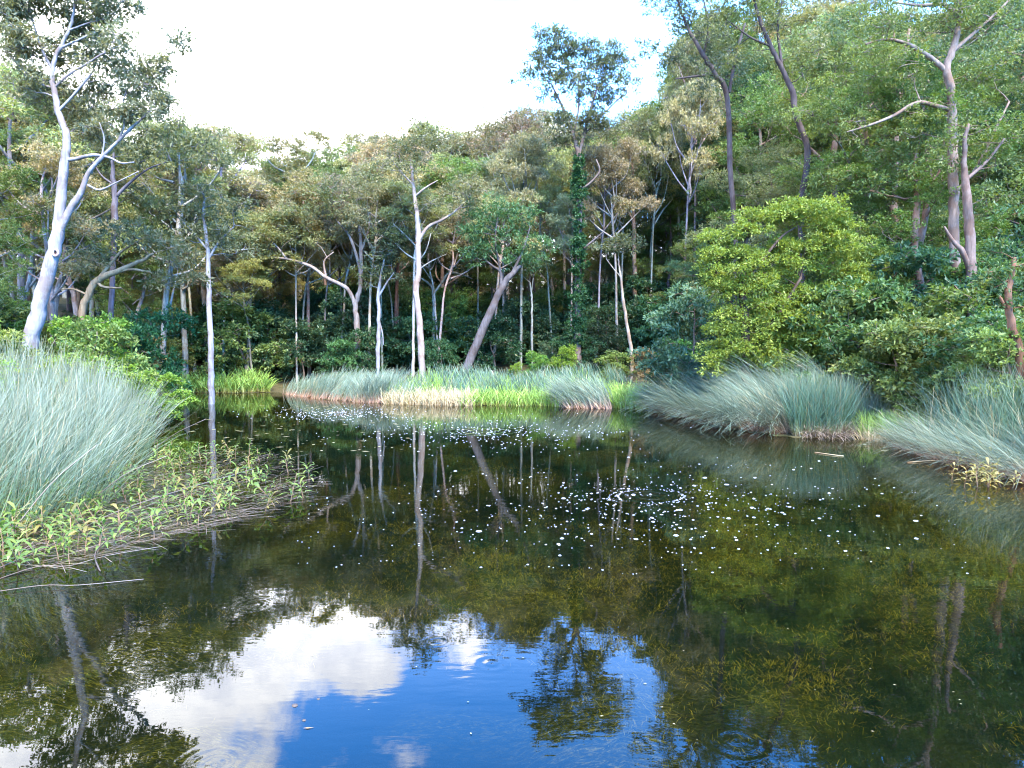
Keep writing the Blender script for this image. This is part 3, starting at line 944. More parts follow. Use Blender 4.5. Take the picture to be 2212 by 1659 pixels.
 ('gum_tree', 22, (2100, 790), [(2100, 700, 22), (2098, 620, 22), (2096, 540, 21), (2092, 460, 19), (2085, 390, 15), (2082, 330, 10), (2090, 270, 7)], [[(2098, 590, 14), (2080, 545, 12), (2058, 520, 8), (2040, 490, 4)], [(2085, 390, 8), (2130, 350, 6), (2170, 300, 4)]],
  [(2130, 290, 60, 40), (2180, 360, 50, 40), (2060, 330, 50, 36), (2150, 430, 50, 30)], .52, (0.072, 0.098, 0.028), (0.114, 0.083, 0.073), 'rightmost of the two close trunks, with a crooked dark limb', dict(twig=2, L=.14, W=.045)),
 ('gum_tree', 27, (1720, 790), [(1735, 600, 12), (1730, 450, 14), (1745, 330, 13), (1720, 250, 12), (1712, 200, 12), (1690, 150, 10), (1665, 100, 9), (1640, 40, 7), (1625, -20, 5)],
  [[(1715, 240, 8), (1750, 245, 7), (1790, 265, 5)], [(1690, 150, 6), (1680, 60, 5), (1690, 0, 3)], [(1665, 100, 5), (1620, 80, 4), (1580, 50, 3)]],
  [(1640, 20, 90, 50), (1560, 40, 60, 40), (1700, 60, 60, 40), (1600, 110, 55, 32), (1740, 130, 60, 35), (1660, -50, 120, 40)], .62, (0.088, 0.098, 0.038), (0.044, 0.034, 0.036), 'dark sinuous trunk climbing to the top right edge of the sky', dict(twig=3, L=.17, W=.045)),
 ('gum_tree', 30, (1540, 790), [(1590, 560, 10), (1580, 400, 11), (1570, 210, 11), (1545, 160, 10), (1520, 120, 9), (1490, 70, 7), (1470, 20, 5), (1460, -20, 4)],
  [[(1575, 200, 7), (1590, 120, 6), (1610, 50, 4)], [(1545, 160, 6), (1500, 165, 5), (1460, 170, 3)], [(1520, 120, 5), (1530, 60, 4), (1520, 0, 3)]],
  [(1450, 15, 50, 35), (1500, 50, 60, 40), (1440, 130, 35, 20), (1480, 110, 50, 28), (1560, 80, 60, 40), (1500, -30, 90, 35), (1530, 190, 60, 32), (1570, 140, 50, 30), (1410, 105, 26, 14)], .62, (0.064, 0.078, 0.046), (0.052, 0.042, 0.044), 'dark branched gum at the right edge of the open sky', dict(twig=3, L=.17, W=.05)),
 ('stump_tree', 15.5, (2205, 800), [(2204, 790, 20), (2200, 745, 18), (2185, 700, 16), (2178, 640, 14), (2190, 560, 10)], [[(2185, 690, 8), (2160, 640, 5)]], [(2190, 560, 50, 40), (2150, 610, 40, 36), (2200, 640, 40, 36), (2210, 480, 45, 40)], .40, (0.036, 0.070, 0.026), (0.135, 0.073, 0.047),
  'short reddish trunk at the right edge above the reeds', dict(twig=1, L=.12, W=.045)),
]
for i, (nm, d, base, trk, limbs, blobs, size, leaf, bark, label, kw) in enumerate(HEROES):
    o_, b_ = hero(nm, 20 + i, d, base, trk, limbs, blobs, size, leaf, bark, label, **kw)
    if nm == 'tall_vine_tree':
        r = rng_(77)
        yy = r.uniform(330, 745, 700)
        yy = yy[r.random(700) < .62 + .25 * np.sin(yy * .035 + 1) + .3 * np.sin(yy * .11)]
        cen = np.array([at(1249 + r.normal(0, 1) * (4.5 if y < 560 else 7.5), y, 36 + r.normal(0, .2)) for y in yy]) - b_
        vg = Geo()
        clump_leaves(vg, r, cen, r.uniform(.08, .24, len(cen)) * (1 + .5 * np.sin(yy * .05)), 6, 9, .12, .08, .9, .6, .8, 0, r.normal(0, .1, len(cen)))
        vo = link('vine', vg.mesh('vine', MAT_LEAF), o_)
        vo.color = (0.030, 0.075, 0.030, 1)
        vo['label'] = 'dark green climbing vine wrapped round the trunk'

# ---- forest on the three slopes
SKY_X = np.array([-400, 0, 110, 160, 330, 420, 490, 520, 560, 600, 650, 720, 760, 800, 870, 930, 960, 1080, 1190, 1300, 1370, 1410, 1440, 1480, 2800])
SKY_Y = np.array([-200, 130, 170, 240, 275, 270, 310, 380, 402, 350, 325, 330, 292, 288, 305, 290, 268, 252, 262, 238, 190, 140, 20, -150, -300])


def skyline(x):
    return max(np.interp(x + k, SKY_X, SKY_Y) for k in (-45, -20, 0, 20, 45))


def px(x, y, z):
    """picture coordinates of a point"""
    X, Y, Z = x, y, z - CAM_H
    f = Y * _cp - Z * _sp
    u = Y * _sp + Z * _cp
    return 1106 + X / f * FPX, 829.5 - u / f * FPX


def scatter(seed, n, x0, x1, y0, y1, mind, smin=2.0):
    r = rng_(seed)
    pts = []
    cx = r.uniform(x0, x1, n * 8)
    cyy = r.uniform(y0, y1, n * 8)
    s = sdf(cx, cyy)
    for x, y, q in zip(cx, cyy, s):
        if q < smin:
            continue
        if any((x - a) ** 2 + (y - b) ** 2 < mind * mind for a, b in pts):
            continue
        pts.append((x, y))
        if len(pts) >= n:
            break
    return pts


def jitter(c, r, k=0.18):
    f = np.exp(r.normal(0, k))
    return tuple(np.clip(np.array(c) * f * np.exp(r.normal(0, 0.07, 3)), 0.005, 0.4))


ZONES = [(-999, 130, 'left of the pale trunk'), (130, 330, 'behind the twisted tan tree'), (330, 520, 'behind the grey spit trunk'), (520, 690, 'left of the forked gum'), (690, 800, 'behind the forked gum'),
         (800, 870, 'behind the short bluish trunk'), (870, 960, 'behind the tall bare gum'), (960, 1110, 'behind the leaning trunk'), (1110, 1215, 'between leaning trunk and vine tree'), (1215, 1290, 'behind the vine tree'),
         (1290, 1400, 'right of the vine tree'), (1400, 1520, 'left of the yellow tree'), (1520, 1680, 'behind the yellow tree, leftward'), (1680, 1840, 'behind the yellow tree, rightward'), (1840, 1960, 'right of the yellow tree'),
         (1960, 2080, 'by the reddish right trunk'), (2080, 9999, 'at the right picture edge')]


def zone_of(sx_):
    return next(t for a, b_, t in ZONES if a <= sx_ < b_)


def tree_label(sx_, y, kind):
    row = 'front row' if y < 50 else 'middle row' if y < 68 else 'far row' if y < 90 else 'farthest row'
    return ['greyish', 'olive', 'green', 'rusty'][kind] + ' ' + row + ' gum ' + zone_of(sx_)


r = rng_(9)
nback = 0
for (x, y) in sorted(scatter(10, 220, -52, 52, 39.5, 115, 2.8), key=lambda q: q[1]):
    sx_, _ = px(x, y, 5)
    if sx_ < -150 or sx_ > 2350:
        continue
    gz = float(ground(x, y)[0])
    yt = skyline(sx_) + (r.uniform(0, 75) if sx_ < 1430 else r.uniform(0, 400))
    u = 0
    ztop = CAM_H + y * math.tan(math.atan((829.5 - yt) / FPX) - PITCH)
    hgt = ztop - gz
    hgt = min(hgt, r.uniform(20, 25))
    if hgt < 9:
        continue
    me = GUMS[r.integers(7, 11)] if y < 58 and 480 < sx_ < 1400 and r.random() < .75 else GUMS[r.integers(len(GUMS))]
    kd = int(np.searchsorted([.40, .78, .97], r.random()))
    leaf = jitter((GREY_OLIVE, OLIVE, GREEN, RUST)[kd], r)
    bark = jitter((BARK['grey'], BARK['brown'], BARK['pale'], BARK['pink'], BARK['dark'])[r.integers(5)], r)
    sc = hgt / 15.6
    place_tree('forest_tree', me, (x, y, gz), r.uniform(0, 6.28), (sc * .5 + .5 if sc < 1 else sc * .8 + .2, ) * 2 + (sc,), leaf, bark,
               tree_label(sx_, y, kd), 'tree', 'gums in the back forest')
    nback += 1

FILL = [(440, 272, 42), (488, 296, 43), (545, 372, 58), (605, 342, 56), (650, 314, 53), (715, 322, 57), (570, 385, 70), (30, 180, 27), (90, 210, 29), (330, 290, 33), (390, 300, 40),
        (1200, 430, 52), (1180, 480, 58), (1230, 470, 62), (1290, 430, 55), (1130, 470, 60), (1320, 400, 60), (1010, 330, 62), (1070, 290, 58), (870, 300, 56), (780, 296, 60), (940, 282, 58)]
for (sx_, yt, y) in FILL:
    q = at(sx_, yt, y)
    gz = float(ground(q[0], y)[0])
    sc = (q[2] - gz) / 15.2
    place_tree('forest_tree', GUMS[r.integers(7)], (q[0], y, gz), r.uniform(0, 6.28), (max(sc, .85), max(sc, .85), sc), jitter((OLIVE, GREY_OLIVE)[r.integers(2)], r), jitter(BARK['grey'], r), tree_label(sx_, y, r.integers(2)), 'tree', 'gums in the back forest')
    nback += 1

# lower leafy trees between the trunks
for (x, y) in scatter(14, 165, -62, 62, 45, 120, 3.1):
    sx_, _ = px(x, y, 5)
    if sx_ < -150 or sx_ > 2350:
        continue
    gz = float(ground(x, y)[0])
    hgt = min(r.uniform(6, 12), CAM_H + y * math.tan(math.atan((829.5 - skyline(sx_) - 60) / FPX) - PITCH) - gz)
    if hgt < 4:
        continue
    kd = r.integers(4)
    leaf = jitter((OLIVE, GREEN, DEEP, GREY_OLIVE)[kd], r)
    place_tree('understory_tree', BUSHY[r.integers(len(BUSHY))], (x, y, gz - hgt * .12), r.uniform(0, 6.28), (hgt / 11, hgt / 11, hgt / 13), leaf, jitter(BARK['brown'], r), ('pale olive', 'green', 'dark green', 'greyish')[kd] + ' low tree ' + ('near' if y < 62 else 'deep' if y < 88 else 'farthest') + ' in forest ' + zone_of(sx_), 'tree', 'low trees between the back forest trunks')

# thin straight trunks in front of the thicket
for (x, y) in scatter(15, 34, -17, 11, 37.6, 46, 1.5, 1.6):
    sx_, _ = px(x, y, 5)
    gz = float(ground(x, y)[0])
    yt = skyline(sx_) + r.uniform(50, 190)
    hgt = CAM_H + y * math.tan(math.atan((829.5 - yt) / FPX) - PITCH) - gz
    kd = r.integers(2)
    w_ = r.uniform(.42, .62)
    place_tree('thin_gum', GUMS[r.integers(7, 11)], (x, y, gz), r.uniform(0, 6.28), (w_, w_, hgt / 15.4), jitter((GREY_OLIVE, OLIVE)[kd], r), jitter((BARK['pale'], BARK['grey'])[r.integers(2)], r),
               'very thin straight ' + ('greyish', 'olive')[kd] + ' gum ' + zone_of(sx_), 'tree', 'thin gums rising from the far thicket')

# left slope
for (x, y) in scatter(12, 60, -46, -14, 17, 48, 2.6, 3.0):
    sx_, _ = px(x, y, 5)
    if sx_ < -300:
        continue
    gz = float(ground(x, y)[0])
    yt = skyline(sx_) + r.uniform(20, 140)
    hgt = CAM_H + y * math.tan(math.atan((829.5 - yt) / FPX) - PITCH) - gz
    hgt = min(hgt, r.uniform(12, 18))
    if hgt < 4.5:
        continue
    kd = r.integers(4)
    leaf = jitter((OLIVE, GREEN, (0.125, 0.12, 0.04), GREY_OLIVE)[kd], r)
    place_tree('forest_tree', (GUMS + BUSHY)[r.integers(len(GUMS + BUSHY))], (x, y, gz), r.uniform(0, 6.28), hgt / 15.2, leaf, jitter(BARK['grey'], r), ('olive', 'green', 'yellowish', 'greyish')[kd] + ' slope tree ' + ('close' if y < 26 else 'farther back' if y < 36 else 'far back') + ' on left bank ' + zone_of(sx_), 'tree', 'gums on the left slope')

# right slope
for (x, y) in scatter(13, 90, 9.5, 52, 21, 52, 2.3, 2.4):
    sx_, _ = px(x, y, 3)
    if sx_ < 1420 or sx_ > 2450:
        continue
    if (1400 < sx_ < 1960 and y < 27) or (sx_ >= 1960 and y < 24.5):
        continue
    gz = float(ground(x, y)[0])
    hgt = r.uniform(10, 17) if sx_ > 1560 else r.uniform(6, 10)
    yt = skyline(sx_) + 20
    hgt = min(hgt, CAM_H + y * math.tan(math.atan((829.5 - yt) / FPX) - PITCH) - gz)
    kd = int(np.searchsorted([.5, .75, .9], r.random()))
    leaf = jitter((GREEN, BLUEGREEN, OLIVE, DEEP)[kd], r)
    place_tree('forest_tree', BUSHY[r.integers(len(BUSHY))], (x, y, gz), r.uniform(0, 6.28), hgt / 14, leaf, jitter((BARK['brown'], BARK['pink'])[r.integers(2)], r), ('leafy green', 'bluish green', 'olive', 'dark green')[kd] + ' tree ' + ('low' if y < 29 else 'midway' if y < 38 else 'high') + ' on right slope ' + zone_of(sx_), 'tree', 'leafy trees on the right slope')

# ---- shrubs
def shrub(x, y, h, leaf, label, group=None, wide=1.0, name='shrub', k=None):
    gz = float(ground(x, y)[0])
    s = h / 3.0
    me = SHRUBS[r.integers(len(SHRUBS)) if k is None else k]
    return place_tree(name, me, (x, y, gz - .05), r.uniform(0, 6.28), (s * wide, s * wide, s), leaf, (0.12, 0.09, 0.07), label, 'shrub', group, ('stem', 'foliage'))


for (x, y) in scatter(20, 95, -22, 17, 36.5, 56, 1.7, 2.2):
    kd = int(np.searchsorted([.6, .85], r.random()))
    leaf = jitter((DEEP, BLUEGREEN, GREEN)[kd], r)
    sx_, _ = px(x, y, 2)
    hh = r.uniform(2.2, 5.2) * (1.0 if y > 39 else .7)
    shrub(x, y, hh, leaf, ('dark', 'bluish', 'green')[kd] + ' shrub in ' + ('front' if y < 41 else 'mid' if y < 47 else 'back') + ' thicket ' + zone_of(sx_), 'dark shrubs behind the far reeds', r.uniform(.85, 1.2))
for (x, y) in scatter(21, 95, -34, -10.5, 14, 40, 1.5, 1.3):
    sx_, _ = px(x, y, 2)
    if sx_ < -250 or (-10 < sx_ < 150 and y < 21):
        continue
    kd = int(np.searchsorted([.6, .8], r.random()))
    leaf = jitter(((0.10, 0.165, 0.026), GREEN, (0.10, 0.12, 0.03))[kd], r)
    shrub(x, y, r.uniform(1.6, 3.3), leaf, ('bright', 'green', 'olive')[kd] + ' shrub ' + ('near' if y < 21 else 'midway' if y < 28 else 'far') + ' on left slope ' + zone_of(sx_), 'bright shrubs on the left slope', r.uniform(.9, 1.3))
for (x, y) in scatter(22, 110, 8, 36, 18.5, 40, 1.5, 1.3):
    sx_, _ = px(x, y, 2)
    if sx_ > 2400 or sx_ < 1380 or (1490 < sx_ < 1820 and y < 24):
        continue
    kd = int(np.searchsorted([.5, .75], r.random()))
    leaf = jitter((GREEN, DEEP, (0.085, 0.11, 0.03))[kd], r)
    shrub(x, y, r.uniform(2.0, 4.6), leaf, ('green', 'dark', 'olive')[kd] + ' shrub ' + ('at the foot' if y < 24 else 'midway up' if y < 31 else 'high') + ' on right slope ' + zone_of(sx_), 'shrubs on the right slope', r.uniform(.85, 1.2))
for (x, y) in scatter(23, 14, 10.2, 18, 9, 18, 1.7, 1.4):
    shrub(x, y, r.uniform(1.6, 3.0), jitter(GREEN if r.random() < .6 else DEEP, r), 'leafy shrub behind the nearest reeds at the right edge', 'shrubs at the right edge', 1.1)

# shrubs that stand out
for (sx_, sy_, d, h, leaf, wide, label) in [
    (1222, 820, 35.0, 1.9, LIME, .8, 'lime green young tree left of the vine tree trunk'),
    (1165, 815, 35.5, 1.5, (0.08, 0.16, 0.03), 1.1, 'pale green feathery shrub above the far reeds'),
    (1112, 815, 35.0, 1.1, LIME, .8, 'small lime green shrub right of the leaning trunk base'),
    (740, 815, 37.5, 2.6, (0.045, 0.10, 0.035), 1.1, 'mid green rounded shrub left of the forked gum'),
    (1330, 815, 33.0, 1.8, (0.085, 0.12, 0.03), 1.2, 'yellowish green shrub right of the vine tree'),
    (1400, 815, 31.0, 2.1, RUST, 1.0, 'rusty brown shrub beside the bright green shrub on the right'),
    (1465, 815, 28.0, 2.6, (0.035, 0.11, 0.028), 1.0, 'bright emerald shrub left of the yellow green tree'),
    (1500, 815, 25.5, 4.6, (0.055, 0.10, 0.06), .8, 'tall grey green shrub at the left edge of the yellow green tree'),
    (300, 800, 24.5, 2.9, (0.17, 0.13, 0.05), .8, 'rusty dry leaved shrub at the water end of the left thicket'),
    (330, 790, 25.0, 4.0, (0.018, 0.062, 0.024), .8, 'dark green creeper covered mound below the twisted tree'),
    (230, 690, 24.0, 2.6, (0.035, 0.11, 0.024), .9, 'deep green bush at the foot of the twisted tree'),
    (165, 760, 19.5, 2.0, (0.13, 0.185, 0.028), 1.3, 'bright yellow green bush right of the big pale trunk'),
    (240, 775, 20.0, 1.9, (0.12, 0.18, 0.028), 1.3, 'low yellow green bush behind the pale reeds'),
    (340, 810, 23.0, 1.9, (0.11, 0.18, 0.028), 1.3, 'leafy light green bush at the end of the left bank'),
    (-20, 720, 18.0, 2.3, (0.12, 0.14, 0.035), 1.1, 'olive yellow bush at the left edge before the pale trunk'),
    (1930, 800, 19.5, 3.3, (0.085, 0.115, 0.035), 1.0, 'glossy olive shrub right of the yellow green tree'),
    (2010, 800, 19.0, 3.0, (0.095, 0.115, 0.035), 1.1, 'yellowish leaved shrub behind the upright reeds'),
    (1700, 810, 23.5, 4.0, (0.10, 0.13, 0.02), .9, 'yellow green bush under the right side of the yellow green tree'),
    (1850, 800, 21.5, 4.2, (0.050, 0.090, 0.030), 1.0, 'mid green shrub just right of the yellow green tree'),
    (2150, 790, 17.5, 3.0, (0.045, 0.085, 0.028), 1.1, 'dense green shrub near the right edge'),
]:
    q = at(sx_, sy_, d)
    shrub(q[0], d, h, leaf, label, None, wide)

# ---- ferns at the left edge
def fern(seed, size, fr_n=11):
    rr = rng_(seed)
    g = Geo()
    for k in range(fr_n):
        az = k * 2.4 + rr.uniform(0, .8)
        L = size * rr.uniform(.75, 1.1)
        el = rr.uniform(.7, 1.25)
        t = np.linspace(0, 1, 12)
        a = el - 1.3 * t ** 1.4
        ds = L / 11
        hx = np.concatenate([[0], np.cumsum(np.cos(a[:-1]) * ds)])
        hz = np.concatenate([[0], np.cumsum(np.sin(a[:-1]) * ds)])
        rad = np.array([math.cos(az), math.sin(az), 0])
        p = rad * hx[:, None] + np.array([0, 0, 1.0]) * hz[:, None]
        tube(g, p, np.linspace(.008, .002, 12) * size, 3)
        tt = np.linspace(.12, .98, 18)
        bp_ = np.stack([np.interp(tt, t, p[:, i]) for i in range(3)], -1)
        tn = unit(np.gradient(bp_, axis=0))
        sd = np.cross(rad, [0, 0, 1.0])
        for sg in (-1, 1):
            dv = unit(sd * sg + tn * .5 + rr.normal(0, .08, tn.shape))
            up = np.cross(dv, tn) * sg
            ln = .26 * L * np.sin(np.pi * np.clip(tt * .92 + .08, 0, 1)) ** .7
            leaf_batch(g, bp_, dv, up, ln, ln * .3, np.clip(.55 + rr.normal(0, .15, len(tt)), 0, 1), .1, .12)
    return g.mesh('fern', MAT_LEAF)


FERNS = [fern(900 + i, 1.0) for i in range(4)]
for i, (sx_, sy_, d, s) in enumerate([(10, 790, 17.5, 1.3), (45, 815, 18.0, 1.1), (-40, 830, 16.5, 1.3), (75, 800, 18.6, 1.0), (20, 740, 18.5, 1.3), (-15, 690, 17.5, 1.4), (100, 790, 19.0, .8), (0, 640, 20.0, 1.2)]):
    q = at(sx_, sy_, d)
    o = link('fern', FERNS[i % 4], loc=(q[0], d, max(q[2] - .55 * s, float(ground(q[0], d)[0]))))
    o.location.z = float(ground(q[0], d)[0]) + max(0, 0)
    o.scale = (s * 1.35, s * 1.35, s * 1.75)
    o.rotation_euler = (0, 0, i * 1.3)
    o.color = jitter((0.17, 0.24, 0.02), r) + (1,)
    tag(o, 'bright yellow green fern on the left bank beside the pale trunk', 'fern', 'ferns on the left bank')

# ------------------------------------------------------------------ reeds and grasses
def blades(g, rng, base, az, th0, th1, L, w, segs=5, pw=1.4, tint=None, wob=.03, tri=False):
    """stems as tapering ribbons that leave the ground at angle th0 off the vertical and bend by th1 more"""
    n = len(base)
    t = np.linspace(0, 1, segs + 1)
    a = th0[:, None] + th1[:, None] * t[None, :] ** pw
    ds = (L / segs)[:, None]
    hh = np.concatenate([np.zeros((n, 1)), np.cumsum(np.sin(a[:, :-1]) * ds, 1)], 1)
    zz = np.concatenate([np.zeros((n, 1)), np.cumsum(np.cos(a[:, :-1]) * ds, 1)], 1)
    dx, dy = np.sin(az)[:, None], np.cos(az)[:, None]
    wv = rng.normal(0, wob, (n, segs + 1)) * L[:, None] * t * .5
    P = np.stack([base[:, 0:1] + hh * dx + wv * dy, base[:, 1:2] + hh * dy - wv * dx, base[:, 2:3] + zz], -1)
    ph = rng.uniform(-.9, .9, n)
    side_ = np.stack([np.cos(ph), np.sin(ph), np.zeros(n)], -1)
    W = (w[:, None] * (1 - .75 * t ** 1.5))[..., None] * .5
    V = np.stack([P - side_[:, None, :] * W, P + side_[:, None, :] * W], 2).reshape(n, -1, 3)
    k = 2 * (segs + 1)
    q1 = np.array([[2 * i, 2 * i + 1, 2 * i + 3, 2 * i + 2] for i in range(segs)])
    q = (np.arange(n)[:, None, None] * k + q1[None]).reshape(-1, 4)
    tn = np.clip(.5 + rng.normal(0, .2, n), 0, 1) if tint is None else tint
    g.add(V.reshape(-1, 3), q, None, np.repeat(tn, k), np.tile(np.repeat(t, 2), n))


def in_poly(rng, poly, n):
    poly = np.asarray(poly, float)
    lo, hi = poly.min(0), poly.max(0)
    o = np.zeros((0, 2))
    while len(o) < n:
        p = rng.uniform(lo, hi, (n * 2, 2))
        ins = np.zeros(len(p), bool)
        for k in range(len(poly)):
            (ax, ay), (bx, by) = poly[k], poly[(k + 1) % len(poly)]
            ins ^= ((ay > p[:, 1]) != (by > p[:, 1])) & (p[:, 0] < (bx - ax) * (p[:, 1] - ay) / ((by - ay) or 1e-9) + ax)
        o = np.concatenate([o, p[ins]])
    return o[:n]


def stand(name, seed, poly, n, hgt, mat, label, cat, az=None, th0=(0, .12), th1=(.1, .2), w=.014, segs=5, kind=None, pw=1.4, group=None, dens=None, water_ok=True, wob=.03):
    rg = rng_(seed)
    p = in_poly(rg, poly, n)
    if 27 < p[:, 1].mean() < 36 and abs(p[:, 0].mean()) < 9:
        p[:, 1] -= .38
    z = np.maximum(ground(p[:, 0], p[:, 1]), -.08)
    # tufts: pull stems towards a few centres so the mass is uneven
    if dens:
        cc = in_poly(rg, poly, dens)
        j = np.argmin(((p[:, None] - cc[None]) ** 2).sum(-1), 1)
        p = p + (cc[j] - p) * rg.uniform(0, .45, (n, 1))
        hj = rg.uniform(.8, 1.12, dens)[j]
        aj = rg.normal(0, .25, dens)[j]
    else:
        hj, aj = np.ones(n), np.zeros(n)
    base = np.concatenate([p, z[:, None]], 1)
    a = rg.uniform(0, 6.28, n) if az is None else rg.normal(az[0], az[1], n) + aj
    L = hgt * hj * rg.uniform(.5, 1.12, n)
    g = Geo()
    blades(g, rg, base, a, np.abs(rg.normal(th0[0], th0[1], n)), rg.normal(th1[0], th1[1], n), L, w * rg.uniform(.55, 1.4, n), segs, pw, wob=wob)
    o = link(name, g.mesh(name, mat))
    tag(o, label, cat, group, kind)
    return o


PI = math.pi
# left bed: dense, pale, nearly upright behind; leaning and crossing in front
stand('reed_bed', 1000, [(-10.0, 11.0), (-8.0, 11.3), (-7.7, 12.6), (-8.0, 14.2), (-8.8, 16.2), (-9.8, 18.0), (-12, 20), (-15, 17), (-13, 12)], 8000, 1.9, MAT_REED_PALE,
      'dense bed of pale upright reeds on the left bank', 'reeds', th0=(.0, .18), th1=(.14, .22), w=.015, dens=70, wob=.05)
stand('reed_bed', 1001, [(-8.6, 8.2), (-6.3, 9.2), (-6.2, 10.8), (-7.0, 12.0), (-9.5, 12.0), (-10.5, 9.5)], 2500, 1.95, MAT_REED_PALE,
      'pale green reeds leaning and crossing at the near left edge', 'reeds', az=(1.1, .75), th0=(.38, .3), th1=(.5, .35), w=.011, dens=30)
stand('reed_bed', 1002, [(-8.6, 13.0), (-7.6, 12.6), (-7.7, 14.6), (-8.8, 17.0), (-9.8, 18.0)], 600, 1.7, MAT_REED_PALE,
      'reeds splaying over the water at the right end of the left bed', 'reeds', az=(1.3, .5), th0=(.3, .2), th1=(.5, .25), w=.014)
# far bed: bluish, swept to the right
stand('reed_bed', 1010, [(-12.2, 37.2), (-9.4, 33.4), (-7.2, 31.4), (-4.4, 30.2), (-4, 32), (-6, 34.5), (-9, 36.5)], 3300, 1.2, MAT_REED_SWEPT,
      'bluish reeds at the left end of the far bank', 'reeds', az=(1.2, .5), th0=(.35, .2), th1=(.6, .25), w=.026, dens=30)
stand('reed_bed', 1011, [(-5.2, 31.6), (-1.5, 30.4), (1.0, 30.8), (3.4, 30.2), (5.5, 31.5), (4, 34), (-3, 34.5)], 3800, 1.1, MAT_REED,
      'blue green reeds along the middle of the far bank', 'reeds', az=(-1.2, .6), th0=(.2, .2), th1=(.45, .25), w=.026, dens=30)
stand('reed_tussock', 1012, [(2.4, 28.2), (3.9, 27.9), (4.4, 29.2), (2.6, 29.9), (1.6, 29.3)], 2000, 1.55, MAT_REED_SWEPT,
      'grey blue swept reed tussock right of the bright grass', 'reeds', az=(-1.45, .3), th0=(.5, .2), th1=(1.0, .25), w=.022, dens=10)
stand('reed_tussock', 1013, [(-7.0, 31.3), (-5.6, 30.9), (-5.2, 31.8), (-6.6, 32.4)], 1100, 1.45, MAT_REED_SWEPT,
      'dark based reed tussock fanning out on the far bank', 'reeds', az=(1.0, 1.3), th0=(.4, .2), th1=(.7, .25), w=.022)
# right bank: a long swept mass, then an upright tussock, then the nearest bed
stand('reed_bed', 1020, [(6.4, 25.5), (6.6, 21.6), (7.6, 19.8), (9.0, 19.6), (10.5, 21.5), (9.6, 25.0), (7.4, 27.2)], 5600, 2.15, MAT_REED_SWEPT,
      'long grey reeds combed flat to the left over the right bank', 'reeds', az=(-1.62, .25), th0=(.42, .2), th1=(1.12, .22), w=.018, segs=7, dens=26, pw=1.1)
stand('reed_tussock', 1021, [(7.6, 18.9), (8.7, 18.7), (9.4, 19.2), (9.2, 20.2), (7.8, 20.0)], 2600, 1.6, MAT_REED,
      'dark green upright reed tussock with a brown dead base', 'reeds', az=None, th0=(.28, .2), th1=(.25, .25), w=.015)
stand('reed_tussock', 1022, [(9.4, 19.2), (10.8, 18.8), (11.2, 20.2), (9.8, 20.8)], 1500, 1.5, MAT_REED_PALE,
      'pale thin reeds above the grassy notch on the right bank', 'reeds', az=None, th0=(.15, .15), th1=(.3, .2), w=.013)
stand('reed_bed', 1023, [(9.9, 16.8), (9.5, 14.4), (9.6, 12.0), (12.5, 11.5), (13.5, 15.0), (12.4, 17.6)], 7000, 1.7, MAT_REED,
      'dark blue green reeds standing at the right edge', 'reeds', az=None, th0=(.12, .25), th1=(.35, .4), w=.012, dens=36, wob=.08)
stand('reed_bed', 1024, [(9.3, 17.2), (9.0, 14.4), (9.0, 12.0), (10.0, 11.6), (10.4, 14.4), (10.2, 17.2)], 3600, 1.3, MAT_REED_SWEPT,
      'pinkish dry reeds drooping to the water at the right edge', 'reeds', az=(-1.5, .45), th0=(.7, .25), th1=(.95, .25), w=.011, pw=1.0)
stand('reed_bed', 1026, [(5.3, 27.0), (5.8, 23.6), (6.3, 20.8), (7.2, 19.2), (8.2, 19.4), (7.0, 21.4), (6.6, 25.0), (6.2, 27.6)], 4200, 1.9, MAT_REED_SWEPT,
      'pinkish grey reeds sweeping down to the water along the right bank', 'reeds', az=(-1.95, .3), th0=(.75, .2), th1=(.9, .22), w=.016, segs=6, dens=30, pw=1.0)
# dead skirt of the tussock
stand('dead_reed_skirt', 1025, [(7.8, 18.7), (8.8, 18.5), (9.3, 18.8), (8.9, 19.4), (7.9, 19.3)], 420, .75, MAT_DEAD,
      'brown dead stems hanging from the dark tussock to the water', 'dead reeds', az=(3.1, .8), th0=(.9, .3), th1=(1.2, .3), w=.017)
stand('dead_reed_clump', 1027, [(-9.0, 8.6), (-6.6, 9.4), (-7.4, 12.5), (-8.6, 16), (-11, 18), (-12, 12)], 420, 1.6, MAT_STRAW,
      'scattered dead straw stems crossing the pale left reed bed', 'dead reeds', az=None, th0=(.35, .3), th1=(.5, .5), w=.012)
stand('dead_reed_clump', 1028, [(9.6, 17), (9.3, 14.4), (9.4, 12), (12.0, 12), (12.6, 15), (11.8, 17.4)], 420, 1.4, MAT_STRAW,
      'scattered dead straw stems crossing the right edge reeds', 'dead reeds', az=None, th0=(.35, .3), th1=(.6, .5), w=.011)
stand('dead_reed_clump', 1029, [(6.0, 25), (6.4, 21), (7.4, 19.2), (9.0, 19.4), (9.0, 22), (7.6, 26)], 420, 1.5, MAT_STRAW,
      'dead straw stems scattered over the combed right bank reeds', 'dead reeds', az=(-1.7, .7), th0=(.5, .3), th1=(.9, .4), w=.016)
